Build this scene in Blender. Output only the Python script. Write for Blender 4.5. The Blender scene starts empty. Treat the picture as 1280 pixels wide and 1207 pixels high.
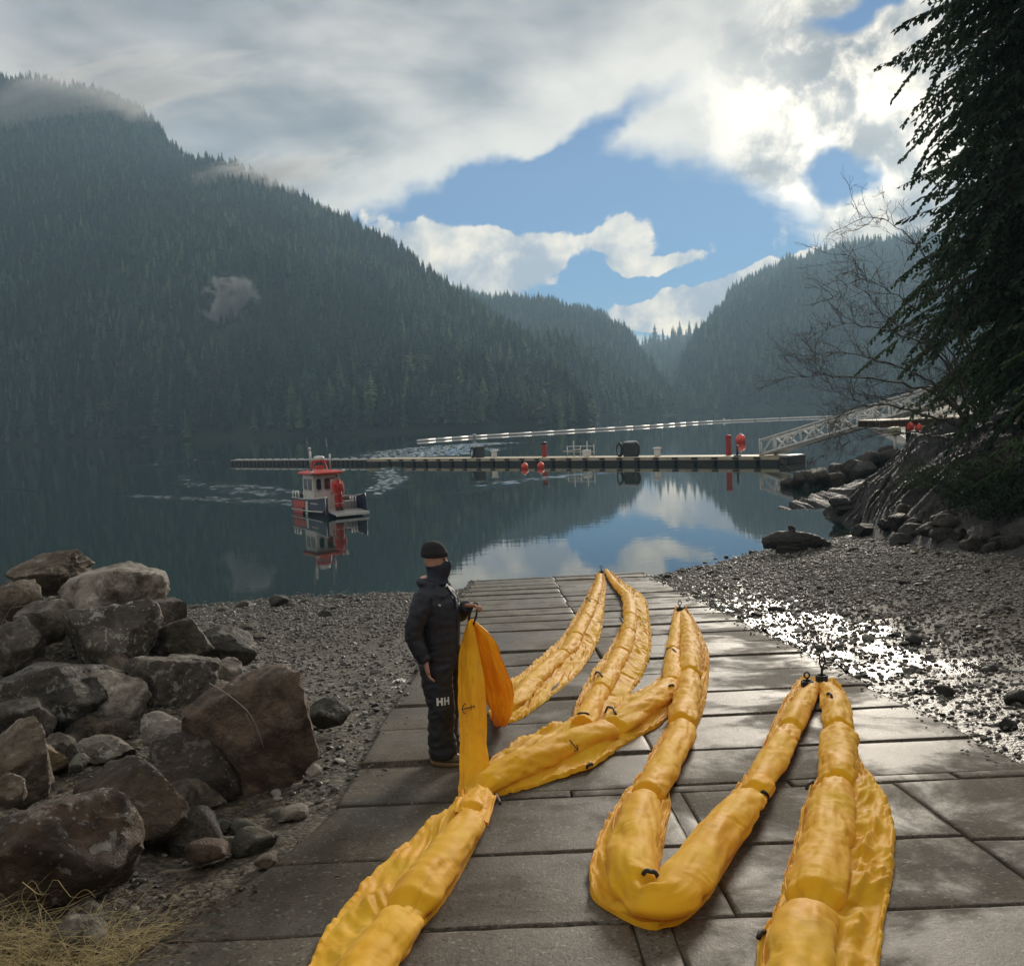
import bpy, bmesh, math, random
import numpy as np
from mathutils import Vector, Matrix, noise as mnoise, Euler

random.seed(7); np.random.seed(7)
scene = bpy.context.scene
col = scene.collection
PI = math.pi
R_ = math.radians

# ------------------------------------------------------------------ camera
CAM_Z = 4.76                     # metres above the water
F_PX, CX, CY = 1250.0, 640.0, 603.5
PITCH, ROLL = R_(3.86), R_(2.58)
_F = Vector((0, math.cos(PITCH), -math.sin(PITCH)))
_U0 = Vector((0, math.sin(PITCH), math.cos(PITCH)))
_R0 = Vector((1, 0, 0))
_R = _R0*math.cos(ROLL) - _U0*math.sin(ROLL)
_U = _U0*math.cos(ROLL) + _R0*math.sin(ROLL)
cam_data = bpy.data.cameras.new('camera')
cam_data.sensor_width = 36.0
cam_data.sensor_fit = 'HORIZONTAL'
cam_data.lens = 36.0*F_PX/1280.0
cam_data.clip_start = 0.05
cam_data.clip_end = 20000
cam = bpy.data.objects.new('camera', cam_data)
col.objects.link(cam)
m4 = Matrix((( _R.x, _U.x, -_F.x, 0), (_R.y, _U.y, -_F.y, 0), (_R.z, _U.z, -_F.z, CAM_Z), (0, 0, 0, 1)))
cam.matrix_world = m4
scene.camera = cam
CAM = Vector((0, 0, CAM_Z))

def ray(px, py):
    return _F + _R*((px-CX)/F_PX) + _U*((CY-py)/F_PX)
def P(px, py, Y):
    """the point seen at a picture position, Y metres out"""
    d = ray(px, py)
    return CAM + d*(Y/d.y)
RZ0, RS = 2.67, 0.092
def rampz(y): return RZ0 - RS*y
def G(px, py, up=0.0):
    """the point on the ramp's plane (raised by up)"""
    d = ray(px, py)
    t = (RZ0 + up - CAM.z)/(d.z + RS*d.y)
    return CAM + d*t
def W(px, py):
    """the point on the water"""
    d = ray(px, py)
    return CAM + d*(-CAM.z/d.z)
def azel(px, py):
    d = ray(px, py).normalized()
    return math.atan2(d.x, d.y), math.asin(d.z)

# ------------------------------------------------------------------ sun, exposure
SUN_DIR = ray(1062, 148).normalized()
SUN_AZ, SUN_EL = math.atan2(SUN_DIR.x, SUN_DIR.y), math.asin(SUN_DIR.z)
sd = bpy.data.lights.new('sun', 'SUN')
sd.energy = 2.6
sd.angle = R_(14)
sd.color = (1.0, 0.90, 0.76)
sun = bpy.data.objects.new('sun', sd)
sun.rotation_euler = (-SUN_DIR).to_track_quat('-Z', 'Y').to_euler()
col.objects.link(sun)
scene.view_settings.view_transform = 'Standard'
scene.view_settings.look = 'None'
scene.view_settings.gamma = 1.0
scene.view_settings.use_curve_mapping = False
scene.view_settings.exposure = 0.78
scene.render.engine = 'CYCLES'
cy = scene.cycles
cy.max_bounces = 6; cy.diffuse_bounces = 2; cy.glossy_bounces = 3
cy.transmission_bounces = 4; cy.volume_bounces = 0; cy.transparent_max_bounces = 6
cy.caustics_reflective = False; cy.caustics_refractive = False
cy.sample_clamp_indirect = 4.0
cy.use_denoising = True

# ------------------------------------------------------------------ sky
world = bpy.data.worlds.new('World')
scene.world = world
world.use_nodes = True

class NT:
    """short hand for node trees"""
    def __init__(s, tree, clear=True):
        s.t = tree
        if clear: tree.nodes.clear()
    def n(s, typ, ins=None, **kw):
        nd = s.t.nodes.new(typ)
        for k, v in kw.items(): setattr(nd, k, v)
        if ins:
            for k, v in ins.items(): s.set(nd.inputs[k], v)
        return nd
    def set(s, sock, v):
        if isinstance(v, bpy.types.NodeSocket): s.t.links.new(v, sock)
        else: sock.default_value = v
    def m(s, op, a, b=None, c=None, clamp=False):
        nd = s.t.nodes.new('ShaderNodeMath'); nd.operation = op; nd.use_clamp = clamp
        s.set(nd.inputs[0], a)
        if b is not None: s.set(nd.inputs[1], b)
        if c is not None: s.set(nd.inputs[2], c)
        return nd.outputs[0]
    def vm(s, op, a, b=None, scale=None):
        nd = s.t.nodes.new('ShaderNodeVectorMath'); nd.operation = op
        s.set(nd.inputs[0], a)
        if b is not None: s.set(nd.inputs[1], b)
        if scale is not None: s.set(nd.inputs[3], scale)
        return nd.outputs[1] if op in ('LENGTH', 'DOT_PRODUCT', 'DISTANCE') else nd.outputs[0]
    def noise(s, vec, scale, detail=4, rough=0.55, dist=0.0, color=False, **kw):
        nd = s.n('ShaderNodeTexNoise', {'Scale': scale, 'Detail': detail, 'Roughness': rough, 'Distortion': dist}, **kw)
        if vec is not None: s.set(nd.inputs['Vector'], vec)
        return nd.outputs[1] if color else nd.outputs[0]
    def vor(s, vec, scale, feature='F1', out='Distance', rand=1.0):
        nd = s.n('ShaderNodeTexVoronoi', {'Scale': scale, 'Randomness': rand}, feature=feature)
        if vec is not None: s.set(nd.inputs['Vector'], vec)
        return nd.outputs[out]
    def mr(s, v, a, b, c=0.0, d=1.0, smooth=True):
        nd = s.n('ShaderNodeMapRange', {0: v, 1: a, 2: b, 3: c, 4: d})
        nd.interpolation_type = 'SMOOTHSTEP' if smooth else 'LINEAR'
        return nd.outputs[0]
    def mix(s, f, a, b, blend='MIX'):
        nd = s.t.nodes.new('ShaderNodeMix'); nd.data_type = 'RGBA'; nd.blend_type = blend
        s.set(nd.inputs[0], f)
        for i, v in ((6, a), (7, b)):
            if not isinstance(v, bpy.types.NodeSocket) and len(v) == 3: v = (*v, 1)
            s.set(nd.inputs[i], v)
        return nd.outputs[2]
    def ramp(s, fac, stops):
        nd = s.t.nodes.new('ShaderNodeValToRGB')
        e = nd.color_ramp.elements
        while len(e) < len(stops): e.new(0.5)
        for el, (p, c) in zip(e, stops):
            el.position = p; el.color = (*c, 1) if len(c) == 3 else c
        s.set(nd.inputs[0], fac)
        return nd.outputs[0]

SKY_TINT = (.17, .27, .42)
def build_world():
    w = NT(world.node_tree)
    d = w.vm('NORMALIZE', w.n('ShaderNodeTexCoord').outputs['Generated'])
    sep = w.n('ShaderNodeSeparateXYZ', {0: d}).outputs
    az = w.m('ARCTAN2', sep[0], sep[1])
    el = w.m('ARCSINE', sep[2])
    sky = w.n('ShaderNodeTexSky', sky_type='NISHITA')
    sky.sun_disc = False; sky.sun_elevation = SUN_EL; sky.sun_rotation = SUN_AZ
    sky.altitude = 0; sky.air_density = 1.0; sky.dust_density = 0.0; sky.ozone_density = 2.0
    # warped angular position, so every cloud edge is ragged
    zc = w.m('ADD', w.m('MAXIMUM', sep[2], 0.0), 0.30)
    flat = w.vm('DIVIDE', d, w.n('ShaderNodeCombineXYZ', {0: zc, 1: zc, 2: zc}).outputs[0])
    wn = w.vm('SUBTRACT', w.noise(d, 9, 4, 0.6, color=True), (0.5, 0.5, 0.5))
    pos = w.n('ShaderNodeCombineXYZ', {0: az, 1: el}).outputs[0]
    pos2 = w.vm('ADD', pos, w.vm('MULTIPLY', wn, (0.10, 0.075, 0)))
    def blob(px, py, rx, ry, rot, soft=0.6):
        a, e = azel(px, py)
        k = math.cos(math.atan((px-CX)/F_PX))**2
        mp = w.n('ShaderNodeMapping', {'Vector': pos2, 'Location': (a, e, 0), 'Rotation': (0, 0, R_(rot)),
                 'Scale': (rx/F_PX*k, ry/F_PX, 1)}, vector_type='TEXTURE')
        return w.mr(w.vm('LENGTH', mp.outputs[0]), 1.0+soft, 1.0-soft, smooth=False)
    cov = 0.86
    for (px, py, rx, ry, rot, soft, wt) in [
        (775, 300, 200, 88, -6, .35, -1.3), (600, 236, 130, 22, 14, .6, -.8), (735, 165, 95, 15, 24, .7, -.75),
        (520, 285, 75, 16, 8, .6, -.7), (1058, 215, 34, 30, 0, .5, -1.3),
        (1090, 4, 80, 12, 8, .6, -.9), (800, 385, 150, 36, -5, .5, -.9)]:
        cov = w.m('ADD', cov, w.m('MULTIPLY', blob(px, py, rx, ry, rot, soft), wt))
    # heaped clouds standing in the blue opening
    cum = 0.0
    for (px, py, rx, ry, rot, soft, wt) in [
        (555, 312, 75, 34, -16, .5, 1.5), (640, 342, 62, 40, 0, .5, 1.5), (712, 312, 36, 22, 20, .6, 1.1), (795, 296, 36, 30, 40, .55, 1.3),
        (832, 321, 46, 11, 3, .6, 1.3), (925, 350, 105, 13, 15, .5, 1.7), (798, 395, 48, 17, 0, .5, 1.5), (875, 384, 60, 26, 10, .4, 1.6)]:
        cum = w.m('ADD', cum, w.m('MULTIPLY', blob(px, py, rx, ry, rot, soft), wt))
    fb = w.noise(flat, 2.4, 5, 0.62, 0.3)
    fs = w.noise(d, 17, 5, 0.62, 0.2)
    a1 = w.mr(w.m('ADD', cov, w.m('MULTIPLY', w.m('SUBTRACT', fb, 0.5), 1.5)), 0.12, 0.85)
    a2 = w.mr(w.m('ADD', cum, w.m('MULTIPLY', w.m('SUBTRACT', fs, 0.5), 2.4)), 0.42, 0.75)
    # brightness: thin parts and parts towards the sun shine, thick parts are grey
    dot = w.vm('DOT_PRODUCT', d, tuple(SUN_DIR))
    g1 = w.m('POWER', w.mr(dot, 0.92, 1.0, smooth=False), 2.0)
    g2 = w.m('POWER', w.mr(dot, 0.988, 1.0, smooth=False), 1.3)
    thick = w.noise(flat, 1.5, 4, 0.55, 0.4)
    lum = w.mr(w.m('ADD', w.m('MULTIPLY', thick, 0.75), w.m('MULTIPLY', fb, 0.42)), 0.46, 0.72, 1.0, 0.0)
    deck = w.mix(lum, (1.35, 1.4, 1.55), (5.7, 5.3, 4.65))
    deck = w.mix(1.0, deck, w.mix(g1, (0, 0, 0), (.5, .42, .3)), 'ADD')
    deck = w.mix(1.0, deck, w.mix(w.m('MULTIPLY', g2, w.mr(fs, .38, .6)), (0, 0, 0), (9, 7.6, 5.5)), 'ADD')
    heap = w.mix(w.mr(w.m('ADD', w.m('MULTIPLY', fs, .7), w.m('MULTIPLY', fb, .3)), 0.38, 0.62), (2.5, 2.7, 3.1), (7.2, 6.3, 4.9))
    skyc = w.mix(1.0, sky.outputs[0], SKY_TINT, 'MULTIPLY')
    skyc = w.mix(1.0, skyc, (2.2, 3.4, 5.4), 'DARKEN')
    c = w.mix(w.m('MULTIPLY', a1, .97), skyc, deck)
    c = w.mix(w.m('MULTIPLY', a2, .96), c, heap)
    bg = w.n('ShaderNodeBackground', {'Color': c, 'Strength': 0.10})
    w.n('ShaderNodeOutputWorld', {0: bg.outputs[0]})
build_world()

# ------------------------------------------------------------------ helpers
def tag(o, label=None, cat=None, group=None, kind=None):
    if label: o['label'] = label
    if cat: o['category'] = cat
    if group: o['group'] = group
    if kind: o['kind'] = kind
    return o
def link(name, mesh, mats=None, parent=None, smooth=False):
    o = bpy.data.objects.new(name, mesh)
    col.objects.link(o)
    if mats is not None and mesh is not None and not len(mesh.materials):
        for m in (mats if isinstance(mats, (list, tuple)) else [mats]): mesh.materials.append(m)
    if smooth and mesh is not None:
        mesh.polygons.foreach_set('use_smooth', np.ones(len(mesh.polygons), bool))
    if parent is not None: o.parent = parent
    return o
def empty(name, loc=(0, 0, 0), rz=0.0):
    o = bpy.data.objects.new(name, None)
    o.empty_display_size = 0.1
    o.location = loc; o.rotation_euler = (0, 0, rz)
    col.objects.link(o)
    return o
def dup(o, parent=None):
    c = o.copy(); col.objects.link(c); c.parent = parent
    for ch in list(o.children): dup(ch, c)
    return c
def mesh_from(verts, faces, mi=None, name='mesh'):
    me = bpy.data.meshes.new(name)
    me.from_pydata([tuple(v) for v in verts], [], faces)
    if mi is not None: me.polygons.foreach_set('material_index', np.array(mi, dtype=np.int32))
    me.update()
    return me
def grid_mesh(V, closed_u=False, closed_v=False):
    """V: array (n, m, 3) -> quad sheet"""
    n, m = V.shape[:2]
    idx = np.arange(n*m).reshape(n, m)
    a = idx if not closed_u else np.vstack([idx, idx[:1]])
    a = a if not closed_v else np.hstack([a, a[:, :1]])
    q = np.stack([a[:-1, :-1], a[:-1, 1:], a[1:, 1:], a[1:, :-1]], -1).reshape(-1, 4)
    me = bpy.data.meshes.new('sheet')
    me.vertices.add(n*m); me.vertices.foreach_set('co', V.reshape(-1).astype(np.float32))
    me.loops.add(q.size); me.loops.foreach_set('vertex_index', q.reshape(-1).astype(np.int32))
    me.polygons.add(len(q)); me.polygons.foreach_set('loop_start', np.arange(0, q.size, 4, dtype=np.int32))
    me.update(calc_edges=True)
    return me

class MB:
    """collects shapes, builds ONE mesh object"""
    def __init__(s): s.v = []; s.f = []; s.mi = []; s.cur = 0
    def add(s, vs, fs):
        o = len(s.v); s.v += [Vector(v) for v in vs]
        s.f += [[i+o for i in f] for f in fs]; s.mi += [s.cur]*len(fs)
        return s
    def box(s, c, size, rot=None, bevel=0.0, taper=1.0):
        hx, hy, hz = [k/2 for k in size]
        if bevel <= 0:
            vs = [(x*(taper if z > 0 else 1), y*(taper if z > 0 else 1), z) for z in (-hz, hz) for y in (-hy, hy) for x in (-hx, hx)]
            fs = [(0, 2, 3, 1), (4, 5, 7, 6), (0, 1, 5, 4), (2, 6, 7, 3), (0, 4, 6, 2), (1, 3, 7, 5)]
        else:
            bm = bmesh.new(); bmesh.ops.create_cube(bm, size=1)
            for v in bm.verts: v.co = Vector((v.co.x*size[0], v.co.y*size[1], v.co.z*size[2]))
            bmesh.ops.bevel(bm, geom=bm.edges[:], offset=bevel, segments=1, affect='EDGES')
            bm.verts.index_update()
            vs = [v.co.copy() for v in bm.verts]; fs = [[v.index for v in f.verts] for f in bm.faces]; bm.free()
        M = rot.to_matrix() if rot is not None and hasattr(rot, 'to_matrix') else (rot or Matrix.Identity(3))
        return s.add([M @ Vector(v) + Vector(c) for v in vs], fs)
    def tube(s, pts, r, n=6, cap=True, squash=None):
        pts = [Vector(p) for p in pts]
        rs = r if isinstance(r, (list, tuple)) else [r]*len(pts)
        up = Vector((0, 0, 1)); rings = []
        o = len(s.v); fs = []
        prev = None
        for i, p in enumerate(pts):
            t = (pts[min(i+1, len(pts)-1)] - pts[max(i-1, 0)])
            t = t.normalized() if t.length > 1e-9 else Vector((0, 0, 1))
            if prev is None:
                a = t.cross(up if abs(t.z) < .9 else Vector((1, 0, 0))).normalized()
            else:
                a = (prev - t*prev.dot(t)); a = a.normalized() if a.length > 1e-6 else t.orthogonal().normalized()
            prev = a; b = t.cross(a)
            for k in range(n):
                an = 2*PI*k/n
                s.v.append(p + a*(math.cos(an)*rs[i]) + b*(math.sin(an)*rs[i]))
        for i in range(len(pts)-1):
            for k in range(n):
                k2 = (k+1) % n
                fs.append([o+i*n+k, o+i*n+k2, o+(i+1)*n+k2, o+(i+1)*n+k])
        if cap:
            fs.append([o+k for k in range(n)][::-1]); fs.append([o+(len(pts)-1)*n+k for k in range(n)])
        s.f += fs; s.mi += [s.cur]*len(fs)
        return s
    def lathe(s, prof, c=(0, 0, 0), n=16, rot=None):
        """prof: (r, z) list"""
        o = len(s.v); c = Vector(c); M = rot.to_matrix() if rot is not None else Matrix.Identity(3)
        for r, z in prof:
            for k in range(n):
                s.v.append(c + M @ Vector((r*math.cos(2*PI*k/n), r*math.sin(2*PI*k/n), z)))
        fs = []
        for i in range(len(prof)-1):
            for k in range(n):
                k2 = (k+1) % n
                fs.append([o+i*n+k, o+i*n+k2, o+(i+1)*n+k2, o+(i+1)*n+k])
        fs.append([o+k for k in range(n)][::-1]); fs.append([o+(len(prof)-1)*n+k for k in range(n)])
        s.f += fs; s.mi += [s.cur]*len(fs)
        return s
    def loft(s, rings, cap=True):
        o = len(s.v); n = len(rings[0]); fs = []
        for r in rings: s.v += [Vector(p) for p in r]
        for i in range(len(rings)-1):
            for k in range(n):
                k2 = (k+1) % n
                fs.append([o+i*n+k, o+i*n+k2, o+(i+1)*n+k2, o+(i+1)*n+k])
        if cap:
            fs.append([o+k for k in range(n)][::-1]); fs.append([o+(len(rings)-1)*n+k for k in range(n)])
        s.f += fs; s.mi += [s.cur]*len(fs)
        return s
    def prism(s, poly, z0, z1, M=None):
        """outline poly (x, y) extruded from z0 to z1"""
        n = len(poly)
        vs = [(x, y, z0) for x, y in poly] + [(x, y, z1) for x, y in poly]
        fs = [list(range(n))[::-1], list(range(n, 2*n))] + [[i, (i+1) % n, n+(i+1) % n, n+i] for i in range(n)]
        if M is not None: vs = [M @ Vector(v) for v in vs]
        return s.add(vs, fs)
    def build(s, name, mats, parent=None, smooth=False):
        me = mesh_from(s.v, s.f, s.mi, name)
        return link(name, me, mats, parent, smooth)

# ------------------------------------------------------------------ materials
MATS = {}
def new_mat(name):
    m = bpy.data.materials.new(name); m.use_nodes = True
    return m, NT(m.node_tree)
def finish(nt, bsdf):
    nt.n('ShaderNodeOutputMaterial', {0: bsdf})
def simple(name, c, rough=0.6, metal=0.0, var=0.25, scale=6.0, bump=0.0, bscale=40.0, coat=0.0, spec=0.5):
    """a plain painted / plastic / metal surface with wear in its colour and gloss"""
    m, nt = new_mat(name)
    oc = nt.n('ShaderNodeTexCoord').outputs['Object']
    f = nt.noise(oc, scale, 6, 0.6)
    f2 = nt.noise(oc, scale*7, 4, 0.6)
    k = nt.mr(nt.m('ADD', nt.m('MULTIPLY', f, .7), nt.m('MULTIPLY', f2, .3)), 0.3, 0.7)
    c0 = tuple(x*(1-var) for x in c); c1 = tuple(min(1, x*(1+var*.6)) for x in c)
    ins = {'Base Color': nt.mix(k, c0, c1), 'Roughness': nt.mr(f2, .3, .7, max(.02, rough-.1), min(1, rough+.1)), 'Metallic': metal,
           'Coat Weight': coat, 'Specular IOR Level': spec}
    if bump:
        ins['Normal'] = nt.n('ShaderNodeBump', {'Strength': bump, 'Distance': .01, 'Height': nt.noise(oc, bscale, 5, .6)}).outputs[0]
    b = nt.n('ShaderNodeBsdfPrincipled', ins)
    finish(nt, b.outputs[0])
    return m
def sstep(x, a, b):
    t = np.clip((x-a)/(b-a), 0, 1); return t*t*(3-2*t)
def fbm(p, oct=5, H=0.9, lac=2.1):
    return mnoise.fractal(p, H, lac, oct)
def vnoise(X, Y, seed=0, oct=5, gain=.5, lac=2.03):
    """value noise on numpy arrays, about -1..1"""
    rs = np.random.RandomState(seed); T = rs.rand(256, 256)*2-1
    out = np.zeros(np.broadcast(X, Y).shape); a = 1.0; tot = 0
    ang = .6
    x, y = X.copy().astype(float), Y.copy().astype(float)
    for o in range(oct):
        xi = np.floor(x).astype(int); yi = np.floor(y).astype(int); fx = x-xi; fy = y-yi
        fx = fx*fx*(3-2*fx); fy = fy*fy*(3-2*fy)
        g = lambda i, j: T[i % 256, j % 256]
        v = (g(xi, yi)*(1-fx)+g(xi+1, yi)*fx)*(1-fy)+(g(xi, yi+1)*(1-fx)+g(xi+1, yi+1)*fx)*fy
        out += a*v; tot += a; a *= gain
        x, y = (x*math.cos(ang)-y*math.sin(ang))*lac+17.3, (x*math.sin(ang)+y*math.cos(ang))*lac+5.1
    return out/tot*1.6
def crumple(X, Y, seed, waves=5, lo=1.6, hi=5.0):
    """straight sharp folds of stiff cloth, about 0..1: triangle waves in a few directions that come and go"""
    rs = np.random.RandomState(seed); out = np.zeros(np.broadcast(X, Y).shape); tot = 0
    wx = .16*vnoise(X*1.1, Y*1.1, seed+1, 2); wy = .16*vnoise(X*1.1+9, Y*1.1, seed+2, 2)
    for i in range(waves):
        a = rs.uniform(0, PI); k = lo*(hi/lo)**(i/(waves-1)); amp = k**-.8
        t = ((X+wx)*math.cos(a)+(Y+wy)*math.sin(a))*k+rs.rand()
        tri = 1-np.abs((t-np.floor(t))*2-1)
        out += amp*tri*np.clip(.5+1.1*vnoise(X*k*.45+i*7, Y*k*.45, seed+5+i, 1), 0, 1); tot += amp
    return out/tot
def spline(pts, n):
    """Catmull-Rom through pts (array k x d), n samples, by chord length"""
    Q = np.array(pts, float)
    if len(Q) == 2: return Q[0]+(Q[1]-Q[0])*np.linspace(0, 1, n)[:, None]
    d = np.r_[0, np.cumsum(np.linalg.norm(np.diff(Q, axis=0), axis=1)+1e-9)]
    return hermite(d, Q, np.linspace(0, d[-1], n))
def hermite(d, Q, s):
    Q = np.asarray(Q, float); Q2 = Q if Q.ndim > 1 else Q[:, None]
    m = np.zeros_like(Q2)
    dd = np.diff(d)[:, None]
    sl = np.diff(Q2, axis=0)/dd
    m[0], m[-1] = sl[0], sl[-1]
    if len(Q2) > 2: m[1:-1] = (sl[:-1]*dd[1:]+sl[1:]*dd[:-1])/(dd[1:]+dd[:-1])
    i = np.clip(np.searchsorted(d, s, side='right')-1, 0, len(d)-2)
    h = (d[i+1]-d[i])[:, None]; t = ((s-d[i])[:, None])/h
    r = (2*t**3-3*t**2+1)*Q2[i]+(t**3-2*t**2+t)*h*m[i]+(-2*t**3+3*t**2)*Q2[i+1]+(t**3-t**2)*h*m[i+1]
    return r if Q.ndim > 1 else r[:, 0]

# ------------------------------------------------------------------ ground, beach, banks
def interp(y, ys, xs): return np.interp(y, ys, xs)
def ground_z(x, y):
    x = np.asarray(x, float); y = np.asarray(y, float)
    yy = np.maximum(y, -8)
    base = RZ0 - RS*yy - 0.10
    # riprap bank on the left
    fb = interp(y, [-10, 3, 5.4, 7.2, 10, 12, 14, 17, 24, 60], [-2.9, -2.55, -2.35, -2.15, -2.5, -3.8, -6.2, -10, -22, -60])
    ins = fb - x
    bank = interp(y, [4, 7.5, 8.5, 9.5, 10.5, 11.5, 12.8, 16], [.12, .10, .18, .32, .70, .98, 1.30, 1.5])*sstep(ins, 0.0, 1.0) + .25*sstep(ins, 2.6, 8)
    base = base + bank - .06*sstep(-1.4-x, 0, 1.5)*(1-sstep(ins, -.3, .6))
    # right beach rises to the forest bank
    base = base + .085*np.maximum(0, x-3.9)*sstep(y, -2, 9) + .05*np.maximum(0, x-3.9)*(1-sstep(y, -2, 9))
    bx = interp(y, [0, 12, 20, 30, 40, 50, 59, 70, 100, 160], [9, 10, 11.2, 12.4, 15.2, 17.4, 20, 28, 40, 60])
    foot = np.maximum(base, -.3)
    b2 = np.clip(.55*(x-bx), 0, 3.2) + np.clip(.08*(x-bx-6), 0, 4)
    z = np.where(x > bx, foot + b2, base)
    und = .05*vnoise(x*.35, y*.35, 3, 4) + .025*vnoise(x*1.7, y*1.7, 4, 4) + .008*vnoise(x*7, y*7, 14, 3)
    # shallow hollow that holds the water right of the ramp
    hol = np.exp(-(((x-4.8)/1.6)**2+((y-15.6)/5.2)**2))
    yt = np.round(y/1.9)*1.9
    z = z*(1-np.clip(hol*1.3, 0, 1)) + (RZ0-RS*yt-.13+.35*und+.035*vnoise(x*2.6, y*2.6, 6, 3))*np.clip(hol*1.3, 0, 1) + und*(1-np.clip(hol, 0, 1))
    # under the ramp the ground stays below the slabs
    r = (x > -1.42) & (x < 3.76) & (y < 31)
    z = np.where(r, np.minimum(z, RZ0-RS*y-.045), z)
    pad = (x > -2.6) & (x < 7.5) & (y < 7.0)
    z = np.where(pad, np.minimum(z, RZ0-RS*y-.045), z)
    return np.maximum(z, -2.2)

def mat_ground():
    m, nt = new_mat('beach_gravel')
    g = nt.n('ShaderNodeNewGeometry').outputs['Position']
    v1 = nt.vor(g, 16, out='Color'); v1d = nt.vor(g, 16)
    v2 = nt.vor(g, 38, out='Color'); v2d = nt.vor(g, 38)
    big = nt.noise(g, .35, 5, .6)
    c1 = nt.ramp(nt.n('ShaderNodeSeparateColor', {0: v1}).outputs[0], [(0, (.028, .024, .018)), (.45, (.070, .060, .045)), (.8, (.13, .115, .09)), (1, (.28, .26, .22))])
    c2 = nt.ramp(nt.n('ShaderNodeSeparateColor', {0: v2}).outputs[1], [(0, (.025, .022, .018)), (.6, (.08, .07, .055)), (1, (.22, .2, .17))])
    c = nt.mix(nt.mr(nt.noise(g, 3, 4, .6), .4, .6), c1, c2)
    c = nt.mix(nt.mr(big, .42, .62), c, nt.mix(1.0, c, (.62, .55, .44), 'MULTIPLY'))
    # brown soil and needles under the trees and on the bank
    xyz = nt.n('ShaderNodeSeparateXYZ', {0: g}).outputs
    soil = nt.ramp(nt.noise(g, 9, 6, .65), [(.3, (.012, .010, .007)), (.7, (.05, .038, .022))])
    away = nt.mr(nt.m('ADD', xyz[0], nt.m('MULTIPLY', nt.noise(g, .6, 4), 3)), 12.5, 15.5)
    near = nt.mr(nt.m('ADD', xyz[1], nt.m('MULTIPLY', nt.noise(g, 1.4, 5), 3.2)), 8.3, 6.2)
    c = nt.mix(away, c, soil); c = nt.mix(nt.m('MULTIPLY', near, .75), c, soil)
    h = nt.m('ADD', nt.m('MULTIPLY', nt.m('SUBTRACT', 1.0, v1d), .6), nt.m('MULTIPLY', nt.m('SUBTRACT', 1.0, v2d), .3))
    h = nt.m('ADD', h, nt.m('MULTIPLY', nt.noise(g, 60, 4, .6), .2))
    seep = nt.m('MULTIPLY', nt.mr(nt.m('ADD', xyz[0], nt.m('MULTIPLY', nt.noise(g, .8, 4), 3)), 9.0, 6.0), nt.mr(xyz[0], 3.5, 3.8))
    c = nt.mix(seep, c, nt.mix(1., c, (.55, .52, .48), 'MULTIPLY'))
    bp = nt.n('ShaderNodeBump', {'Strength': .8, 'Distance': .035, 'Height': h}).outputs[0]
    wet = nt.mr(xyz[2], .75, .0)
    rough = nt.m('SUBTRACT', .82, nt.m('MAXIMUM', nt.m('MULTIPLY', wet, .35), nt.m('MULTIPLY', seep, .45)))
    b = nt.n('ShaderNodeBsdfPrincipled', {'Base Color': c, 'Roughness': rough, 'Normal': bp, 'Specular IOR Level': .35})
    finish(nt, b.outputs[0]); return m
MATS['gravel'] = mat_ground()
def make_ground():
    xs = np.r_[np.linspace(-130, -16, 40), np.linspace(-15.6, 16, 230), np.linspace(16.4, 150, 90)]
    ys = np.r_[np.linspace(-60, -2, 24), np.linspace(-1.6, 34, 260), np.linspace(34.4, 170, 90)]
    X, Y = np.meshgrid(xs, ys, indexing='ij')
    Z = ground_z(X, Y)
    o = link('ground', grid_mesh(np.stack([X, Y, Z], -1)), MATS['gravel'], smooth=True)
    o.data.flip_normals()
    tag(o, kind='structure'); return o
ground = make_ground()

# ------------------------------------------------------------------ water
def mat_water():
    m, nt = new_mat('sea_water')
    g = nt.n('ShaderNodeNewGeometry').outputs['Position']
    st = nt.vm('MULTIPLY', g, (1.0, 1.5, 1.0))
    patch = nt.mr(nt.noise(nt.vm('MULTIPLY', g, (.6, 1.6, 1)), .035, 4, .55), .44, .66)
    h = nt.m('ADD', nt.m('MULTIPLY', nt.noise(st, 1.1, 3, .5), .5), nt.m('MULTIPLY', nt.noise(st, 4.5, 3, .5), nt.m('ADD', .04, nt.m('MULTIPLY', patch, .10))))
    bp = nt.n('ShaderNodeBump', {'Strength': .30, 'Distance': .012, 'Height': h}).outputs[0]
    b = nt.n('ShaderNodeBsdfPrincipled', {'Base Color': (.012, .026, .024, 1), 'Roughness': .02, 'IOR': 1.33, 'Normal': bp, 'Specular IOR Level': .5})
    finish(nt, b.outputs[0]); return m
MATS['water'] = mat_water()
def poly_dist(X, Y, pts):
    """distance to a polyline and position along it (0..1)"""
    best = np.full(X.shape, 1e9); al = np.zeros(X.shape); sg = np.zeros(X.shape)
    L = [math.hypot(pts[i+1][0]-pts[i][0], pts[i+1][1]-pts[i][1]) for i in range(len(pts)-1)]; T = sum(L); acc = 0
    for i in range(len(pts)-1):
        ax, ay = pts[i]; bx, by = pts[i+1]; dx, dy = bx-ax, by-ay
        t = np.clip(((X-ax)*dx+(Y-ay)*dy)/(L[i]**2), 0, 1)
        qx, qy = X-ax-t*dx, Y-ay-t*dy
        d = np.hypot(qx, qy); mk = d < best
        best = np.where(mk, d, best); al = np.where(mk, (acc+t*L[i])/T, al)
        sg = np.where(mk, np.sign(dx*qy-dy*qx), sg); acc += L[i]
    return best, al, sg
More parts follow.
